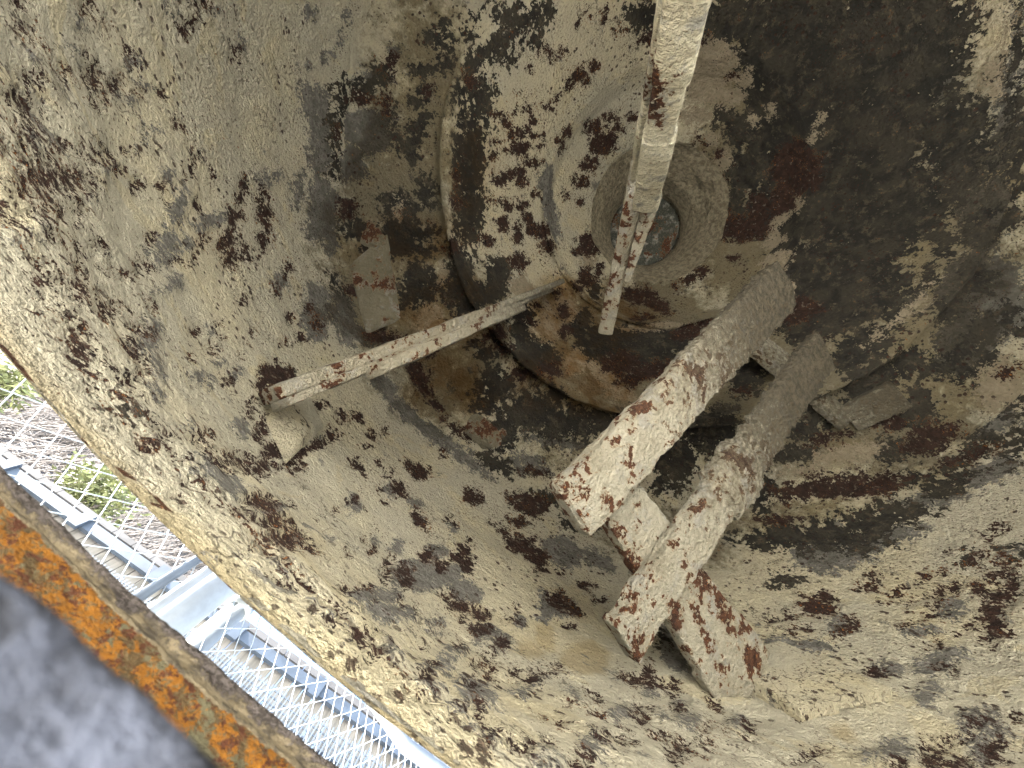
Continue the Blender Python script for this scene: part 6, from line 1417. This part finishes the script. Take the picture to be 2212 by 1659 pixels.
fl = thing('bar_frame', 'slim edge-on frame of two long bars running up from the left wall plate', 'frame', (-0.2236, 0.3737, 0.4959), G1)
def seen(name, P0, P1, w0, w1, t, mat, parent, seg, amp, seed, shade_ramp, ex=.25):
    return bar(name, P0, P1, across(P0, P1), w0, w1, t, mat, parent, seg, amp, seed, shade_ramp, ex)
seen('rail', (-0.2229, 0.3497, 0.4609), (-0.1091, -0.0421, 1.3750), .018, .016, .050, M['crust_thin'], fl, 170, .0018, 51, (-.2, 1.1))
seen('rail', (-0.1994, 0.3413, 0.4514), (-0.1142, 0.0058, 1.3150), .012, .014, .050, M['crust_thin'], fl, 150, .0015, 57, (-.2, 1.0))
seen('rail', (-0.1638, 0.2667, 0.5582), (-0.1213, 0.0917, 1.1096), .019, .018, .040, M['crust_thin'], fl, 120, .0018, 53, (-.3, .9))
plate('wall_plate', [(-0.2445, 0.3849, 0.4905), (-0.2664, 0.4472, 0.6697), (-0.1926, 0.4548, 0.6377), (-0.1366, 0.3752, 0.4306)], (0.1713, -0.9086, 0.3809), .012, M['peel'], fl, 13, .004, soft=.22)

ft = thing('bar_frame', 'pale thick-painted bars hanging down the middle from the top, seen edge-on', 'frame', (-0.1134, -0.2994, 0.6225), G1)
seen('rail', (-0.1389, -0.2897, 0.3832), (-0.0472, -0.2662, 0.9107), .036, .045, .030, M['crust_clean'], ft, 170, .0026, 61, (0, 0), ex=.3)
seen('rust_tip', (-0.0593, -0.2782, 0.8907), (-0.0437, -0.2617, 0.9174), .047, .044, .034, M['nut'], ft, 20, .002, 73, (0, 0), ex=.3)
seen('edge_strip', (-0.1646, -0.2962, 0.4075), (-0.1053, -0.2842, 0.8792), .012, .013, .040, M['crust_clean'], ft, 150, .0018, 63, (0, 0), ex=.6)
seen('rail', (-0.1164, -0.3259, 0.9382), (0.1041, -0.0278, 1.1952), .040, .036, .026, M['crust_thin'], ft, 120, .0022, 67, (0, 0), ex=.5)
seen('strap', (-0.0493, -0.2961, 0.9329), (0.0404, -0.1535, 1.0683), .038, .018, .020, M['crust_thin'], ft, 70, .002, 69, (0, 0))
seen('hanger', (-0.1389, -0.2897, 0.3832), (-0.4562, -0.9888, 1.2166), .05, .08, .03, M['crust'], ft, 60, .003, 71, (0, 0))

# ------------------------------------------------------------------ flange ring below the rim
def flange():
    """broken iron ring standing under the near rim: dark crumbled top, beige face, orange lichened slope"""
    Rr = .62; n = 900; a0, a1 = math.radians(28), math.radians(152)
    ang = np.linspace(a0, a1, n)
    # section: (offset towards the camera, z, zone)
    sec = [(-.020, -.06, .9), (-.020, .060, .9), (-.012, .0705, .9), (-.004, .0717, .95), (.000, .0708, .9), (.0006, .0694, .80), (-.0025, .0686, .74), (-.0015, .0676, .62), (.0004, .0664, .56), (.0010, .0650, .47), (.0015, .0635, .36), (.003, .0590, .3), (.006, .052, .3), (.012, .040, .3), (.020, .0, .3), (.020, -.06, .3)]
    # refine
    S = []
    for (a, b) in zip(sec[:-1], sec[1:]):
        L = math.hypot(b[0] - a[0], b[1] - a[1]); k = max(2, min(16, int(L / .0006)))
        for q in range(k): S.append([a[c] + (b[c] - a[c]) * q / k for c in range(3)])
    S.append(list(sec[-1])); S = np.array(S); m_ = len(S)
    AA, SS = np.meshgrid(ang, np.arange(m_), indexing='ij')
    rad = Rr - S[SS, 0]; z = S[SS, 1]
    P = np.stack([AXX + rad * np.cos(AA), AXY + rad * np.sin(AA), z], -1).reshape(-1, 3)
    zone = S[SS, 2].ravel()
    top = (z.ravel() > .0)
    dpl = top * (0.0009 * fbm(P, 150, 4, 91) + .0007 * fbm(P, 500, 2, 5))
    P[:, 2] += dpl + top * .0010 * vnoise(P, 40, 12) * (zone > .6)
    P[:, 1] += dpl
    i = np.arange(n - 1)[:, None] * m_; j = np.arange(m_ - 1)[None, :]
    Fq = np.stack([i + j, i + j + 1, i + m_ + j + 1, i + m_ + j], -1).reshape(-1, 4)
    o = mesh_np('flange_ring', P, Fq, M['lip'])
    put_attr(o.data, 'zone', zone, zone, zone)
    for an in (32, 148):
        a_ = math.radians(an); x_, y_ = AXX + Rr * math.cos(a_), AXY + Rr * math.sin(a_)
        bar('leg', (x_, y_, -.80), (x_, y_, -.05), (1, 0, 0), .05, .05, .05, M['crust'], o, 60, .002, an)
    tag(o, 'crumbling iron flange with a bright orange rusty band, lower left below the rim', 'flange')
flange()

def near_plate():
    n, m_ = 220, 60
    u = np.linspace(0, 1, n)
    px = np.array([(-0.0126, 0.0266, 0.0126), (-0.0113, 0.0270, 0.0129), (-0.0092, 0.0275, 0.0134), (-0.0065, 0.0281, 0.0138), (-0.0025, 0.0285, 0.0143), (-0.0002, 0.0286, 0.0144), (0.0031, 0.0285, 0.0142), (0.0053, 0.0283, 0.0139)])
    T = np.interp(u, np.linspace(0, 1, len(px)), np.arange(len(px)))
    top = np.stack([np.interp(T, np.arange(len(px)), px[:, c]) for c in range(3)], -1)
    V_ = []
    for k_ in range(m_):
        s = k_ / (m_ - 1)
        if s < .3: off = np.array([0, .010 * (1 - s / .3), -.004 * (1 - s / .3) ** 2])
        else: off = np.array([0, -.001 * 0, -(s - .3) / .7 * .11])
        V_.append(top + off)
    V_ = np.stack(V_, 1).reshape(-1, 3); V_[:, 1] += .0007 * fbm(V_, 160, 3, 3); V_[:, 2] += .00025 * fbm(V_, 120, 3, 7)
    i = np.arange(n - 1)[:, None] * m_; j = np.arange(m_ - 1)[None, :]
    Fq = np.stack([i + j, i + m_ + j, i + m_ + j + 1, i + j + 1], -1).reshape(-1, 4)
    o = mesh_np('iron_plate', V_, Fq, M['plate'])
    md = o.modifiers.new('thickness', 'SOLIDIFY'); md.thickness = .006; md.offset = 1
    tag(o, 'blurred blue-grey iron plate very close in the bottom left corner', 'plate')
near_plate()

# ------------------------------------------------------------------ outside: ground, fences, bank
def box(c0, c1, V_, F_):
    b = len(V_)
    for x in (c0[0], c1[0]):
        for y in (c0[1], c1[1]):
            for z in (c0[2], c1[2]): V_.append((x, y, z))
    for f in ((0, 1, 3, 2), (4, 6, 7, 5), (0, 4, 5, 1), (2, 3, 7, 6), (0, 2, 6, 4), (1, 5, 7, 3)): F_.append(tuple(b + q for q in f))

g = mesh_np('ground', [(-60, -60, -.8), (60, -60, -.8), (60, 60, -.8), (-60, 60, -.8)], np.array([[0, 1, 2, 3]]), M['ground'])
tag(g, kind='structure')

def tube(pts, r, V_, F_, k=6):
    pts = [Vector(p) for p in pts]; base = len(V_)
    for q, p in enumerate(pts):
        t = (pts[min(q + 1, len(pts) - 1)] - pts[max(q - 1, 0)]).normalized()
        a = t.orthogonal().normalized() if q == 0 else (a - t * a.dot(t)).normalized()
        b = t.cross(a)
        rr_ = r[q] if isinstance(r, (list, tuple)) else r
        for s in range(k):
            an = 2 * math.pi * s / k
            V_.append(tuple(p + (a * math.cos(an) + b * math.sin(an)) * rr_))
    for q in range(len(pts) - 1):
        for s in range(k): F_.append((base + q * k + s, base + q * k + (s + 1) % k, base + (q + 1) * k + (s + 1) % k, base + (q + 1) * k + s))
    F_.append(tuple(base + s for s in range(k))[::-1]); F_.append(tuple(base + (len(pts) - 1) * k + s for s in range(k)))

# chain-link fence just beyond the rim; local frame: u along the fence, z up
FK = 0.6; FY = 1.4
fe = np.array([1, FK, 0]) / math.hypot(1, FK)
FO = np.array([0, FY, 0.])
def fpt(u, z, off=0): 
    p = FO + fe * u + np.array([-fe[1], fe[0], 0]) * off
    return (p[0], p[1], z)
fence = thing('chain_link_fence', 'galvanised chain-link fence with a thick round post beyond the rim', 'fence', fpt(0, -.80))
V_, F_ = [], []
HX, HZ = .0262 * FY, .0262 * FY * 1.12
u = -1.3 * FY; q = 0
while u < 2.4 * FY:
    pts = []; z = .05; s = 0
    while z < 1.75 * FY:
        o_ = (HX if (s + q) % 2 else 0)
        x0 = u + o_ * .96
        off = .0016 if (s + q) % 2 else -.0016
        pts.append(fpt(x0, z, off)); z += HZ; s += 1
    tube(pts, .0013 * FY, V_, F_, 5)
    u += HX; q += 1
mesh_np('wire_mesh', V_, F_, M['wire'], fence)
V_, F_ = [], []; tube([fpt(-0.2646, -.80, .0), fpt(-0.2646, 2.2, .0)], .042 * FY, V_, F_, 28); mesh_np('post', V_, F_, M['galv'], fence)
V_, F_ = [], []; tube([fpt(-0.1316, -.80, .05), fpt(-0.1316, 1.02 * FY, .05)], .024 * FY, V_, F_, 24); tube([fpt(-0.1316, 1.0 * FY, .05), fpt(-0.1316, 2.2, .05)], .020 * FY, V_, F_, 24)
gp = mesh_np('post', V_, F_, M['galv'], fence)
V_, F_ = [], []; tube([fpt(-0.1316, 0.9546, .05), fpt(-0.1316, 0.9546 + .03, .05)], .029 * FY, V_, F_, 24); mesh_np('clamp', V_, F_, M['galv'], gp)
V_, F_ = [], []; tube([fpt(-0.2646 - .07 * FY, .1, -.0), fpt(-0.2646 - .06 * FY, 1.6 * FY, -.0)], .010 * FY, V_, F_, 8); mesh_np('tension_bar', V_, F_, M['rail'], fence)
V_, F_ = [], []
tube([(0.8148, 1.3739, 1.0288), (0.5517, 1.3420, 0.9783), (0.4126, 1.3182, 0.9910), (0.3439, 1.3244, 1.0088), (0.2713, 1.3630, 1.0635)], .022, V_, F_, 16)
hose = mesh_np('cable_hose', V_, F_, M['galv']); tag(hose, 'white bent pipe crossing the fence mesh at the bottom edge', 'pipe')

# board parapet with a steel rail behind it
WH = 3.0
wa, wb = np.array([-1.9 * WH, 1.63 * WH + .91 * .168 * WH, 0]), np.array([2.6 * WH, 1.39 * WH - 2.16 * .168 * WH, 0])
we = (wb - wa); WL = np.linalg.norm(we); we /= WL; wnn = np.array([-we[1], we[0], 0])
def wpt(s, z, off=0): return wa + we * s + wnn * off + np.array([0, 0, z])
def wbox(s0, s1, z0, z1, o0, o1, V_, F_):
    b = len(V_)
    for s in (s0, s1):
        for o_ in (o0, o1):
            for z in (z0, z1): V_.append(tuple(wpt(s, z, o_)))
    for f in ((0, 1, 3, 2), (4, 6, 7, 5), (0, 4, 5, 1), (2, 3, 7, 6), (0, 2, 6, 4), (1, 5, 7, 3)): F_.append(tuple(b + q_ for q_ in f))
wallt = thing('board_parapet', 'parapet of narrow upright boards with a dark blue-grey steel rail, behind the fence', 'parapet', tuple(wpt(WL / 2, -.80)))
V_, F_ = [], []
s = 0; rng = random.Random(3)
while s < WL:
    wbox(s + .004, s + .115, WH - .42, WH + .09 + rng.uniform(-.004, .004), .05 + rng.uniform(-.004, .004), .08, V_, F_); s += .12
mesh_np('boards', V_, F_, M['plank'], wallt, smooth=False)
V_, F_ = [], []; s = 0
while s < WL: wbox(s + .003, s + .237, WH + .03, WH + .09, .0, .045, V_, F_); s += .24
mesh_np('cap_boards', V_, F_, M['cap'], wallt, smooth=False)
V_, F_ = [], []; wbox(0, WL, WH - .13, WH - .03, -.06, -.01, V_, F_)
rl = mesh_np('rail', V_, F_, M['rail'], wallt, smooth=False)
s = .7
while s < WL:
    V_, F_ = [], []; wbox(s, s + .11, WH - .18, WH - .0, -.10, -.055, V_, F_); mesh_np('bracket', V_, F_, M['rail'], rl, smooth=False); s += .95
V_, F_ = [], []; wbox(0, WL, -.80, WH - .43, .06, .10, V_, F_)
mesh_np('lower_wall', V_, F_, M['cap'], wallt, smooth=False)

# fine grille in front of the parapet's foot
gr = thing('mesh_grille', 'fine steel wire grille with dark slats behind it, under the parapet rail', 'grille', tuple(wpt(WL / 2, -.80, -.3)))
V_, F_ = [], []; s = .5 * WL * .2
while s < WL * .86:
    wbox(s, s + .011, .9, WH - .42, -.30, -.292, V_, F_); s += .034
z = .9
while z < WH - .42:
    wbox(0, WL, z, z + .010, -.289, -.281, V_, F_); z += .05
mesh_np('wires', V_, F_, M['grille'], gr, smooth=False)
s = .2
V_, F_ = [], []
row = 0; z = .8
while z < WH - .45:
    s = .3 + .1 * (row % 2)
    while s < WL:
        V_, F_ = [], []; wbox(s, s + .20, z, z + .17, .02, .05, V_, F_); mesh_np('slat', V_, F_, M['panel'], gr, smooth=False); s += .36
    z += .27; row += 1

# the bank with dry stems behind the parapet
V_, F_ = [], []
nx, nz = 70, 24
for a in range(nx):
    for b in range(nz):
        x = -14 + a * 26 / (nx - 1); s = b / (nz - 1)
        top = 10.5 if x < -2.6 else 10.5 - (x + 2.6) * 3.4
        zt = max(top, 2.2)
        V_.append((x, 5.4 + 6.5 * s, -.80 + (zt + .36) * s ** .8))
V_ = np.array(V_); V_[:, 2] += .12 * fbm(V_, .9, 3, 2) 
i = np.arange(nx - 1)[:, None] * nz; j = np.arange(nz - 1)[None, :]
hill = mesh_np('hillside', V_, np.stack([i + j, i + nz + j, i + nz + j + 1, i + j + 1], -1).reshape(-1, 4), M['hill'])
tag(hill, kind='structure')
def hillz(x, y):
    s = max(0, min(1, (y - 5.4) / 6.5)); top = 10.5 if x < -2.6 else 10.5 - (x + 2.6) * 3.4
    return -.80 + (max(top, 2.2) + .36) * s ** .8
V_, F_ = [], []; rng = random.Random(11)
for q in range(5200):
    x = rng.uniform(-9, 3.2); y = rng.uniform(5.5, 11.5); z = hillz(x, y)
    a = rng.gauss(.9, .45); L = rng.uniform(.4, 1.5); e = rng.uniform(.05, .9)
    dx, dz_ = math.cos(a) * L, abs(math.sin(a)) * L * .8
    pts = [(x, y, z - .05), (x + dx * .5 + rng.uniform(-.06, .06), y - e * .4, z + dz_ * .55), (x + dx, y - e * .7, z + dz_ * (.9))]
    tube(pts, [.014, .010, .004], V_, F_, 4)
st = mesh_np('dry_stems', V_, F_, M['stem']); tag(st, 'mass of pale dry stems covering the bank behind the parapet', 'undergrowth', kind='stuff')

def shrub(c, rad, nleaf, seed, label, mat, size=.05):
    rg = random.Random(seed); t = thing('shrub', label, 'shrub', (c[0], c[1], hillz(c[0], c[1])), 'shrubs behind the parapet')
    V_, F_ = [], []
    for q in range(nleaf):
        while True:
            p = Vector([rg.uniform(-1, 1) for _ in range(3)])
            if p.length < 1: break
        cl = Vector([rg.gauss(0, .28) for _ in range(3)])
        p = Vector((c[0] + (p.x * .7 + cl.x) * rad[0], c[1] + (p.y * .7 + cl.y) * rad[1], c[2] + (p.z * .7 + cl.z) * rad[2]))
        n = Vector([rg.gauss(0, 1) for _ in range(3)]).normalized(); a = n.orthogonal().normalized() * size * rg.uniform(.6, 1.4); b = n.cross(a).normalized() * size * rg.uniform(.25, .5)
        k = len(V_); V_ += [tuple(p - a), tuple(p + b), tuple(p + a), tuple(p - b)]; F_.append((k, k + 1, k + 2, k + 3))
    mesh_np('leaves', V_, F_, mat, t, smooth=False)
    V_, F_ = [], []
    for q in range(9):
        e = Vector((c[0] + rg.gauss(0, .5) * rad[0], c[1], c[2] + rg.uniform(0, .9) * rad[2]))
        tube([(c[0] + rg.gauss(0, .05), c[1], hillz(c[0], c[1]) - .05), tuple((Vector((c[0], c[1], hillz(c[0], c[1]))) + e) / 2 + Vector((rg.gauss(0, .08), 0, 0))), tuple(e)], [.03, .02, .008], V_, F_, 5)
    mesh_np('stems', V_, F_, M['bark'], t)
    return t
shrub((-3.1905, 6.2577, 4.2311), (.55, .5, .36), 1500, 5, 'yellow-green leafy bush behind the chain-link fence, right of the other one', M['leaf'])
shrub((-4.7974, 5.6001, 4.0229), (.35, .4, .25), 700, 8, 'small yellow-green bush at the left edge behind the fence', M['leaf'])

# bare young trees with fine twigs against the sky
def bare_tree(x, y, h, seed, label):
    rg = random.Random(seed); z0 = hillz(x, y); t = thing('bare_tree', label, 'tree', (x, y, z0), 'bare trees on the bank')
    V_, F_ = [], []; tube([(x, y, z0 - .1), (x + .03, y, z0 + h * .5), (x, y, z0 + h)], [.05, .035, .01], V_, F_, 8)
    mesh_np('trunk', V_, F_, M['bark'], t)
    V_, F_ = [], []
    for q in range(70):
        s = rg.uniform(.15, 1); a = rg.uniform(0, 2 * math.pi); L = (1.15 - s) * h * .6
        b = Vector((x, y, z0 + h * s)); dv = Vector((math.cos(a), math.sin(a), rg.uniform(.3, 1.2))).normalized()
        e = b + dv * L; mid = b + dv * L * .5 + Vector((0, 0, -.03)); tube([tuple(b), tuple(mid), tuple(e)], [.012, .008, .003], V_, F_, 4)
        for w_ in range(5):
            f = rg.uniform(.2, 1); p = b + dv * L * f; d2 = (dv + Vector([rg.gauss(0, .6) for _ in range(3)])).normalized()
            tube([tuple(p), tuple(p + d2 * L * .35)], [.006, .002], V_, F_, 3)
    mesh_np('twigs', V_, F_, M['twig'], t)
for (x, y, h, sd, lb) in ((-6.5, 9.5, 2.6, 1, 'bare twiggy tree at the far left of the bank'), (-4.4, 10.2, 2.2, 2, 'bare twiggy tree above the yellow-green bush'), (-2.6, 9.6, 2.3, 3, 'bare twiggy tree left of the fence post against the sky'), (-1.5, 8.8, 1.8, 4, 'smallest bare tree, nearest the fence post, against blue sky')):
    bare_tree(x, y, h, sd, lb)
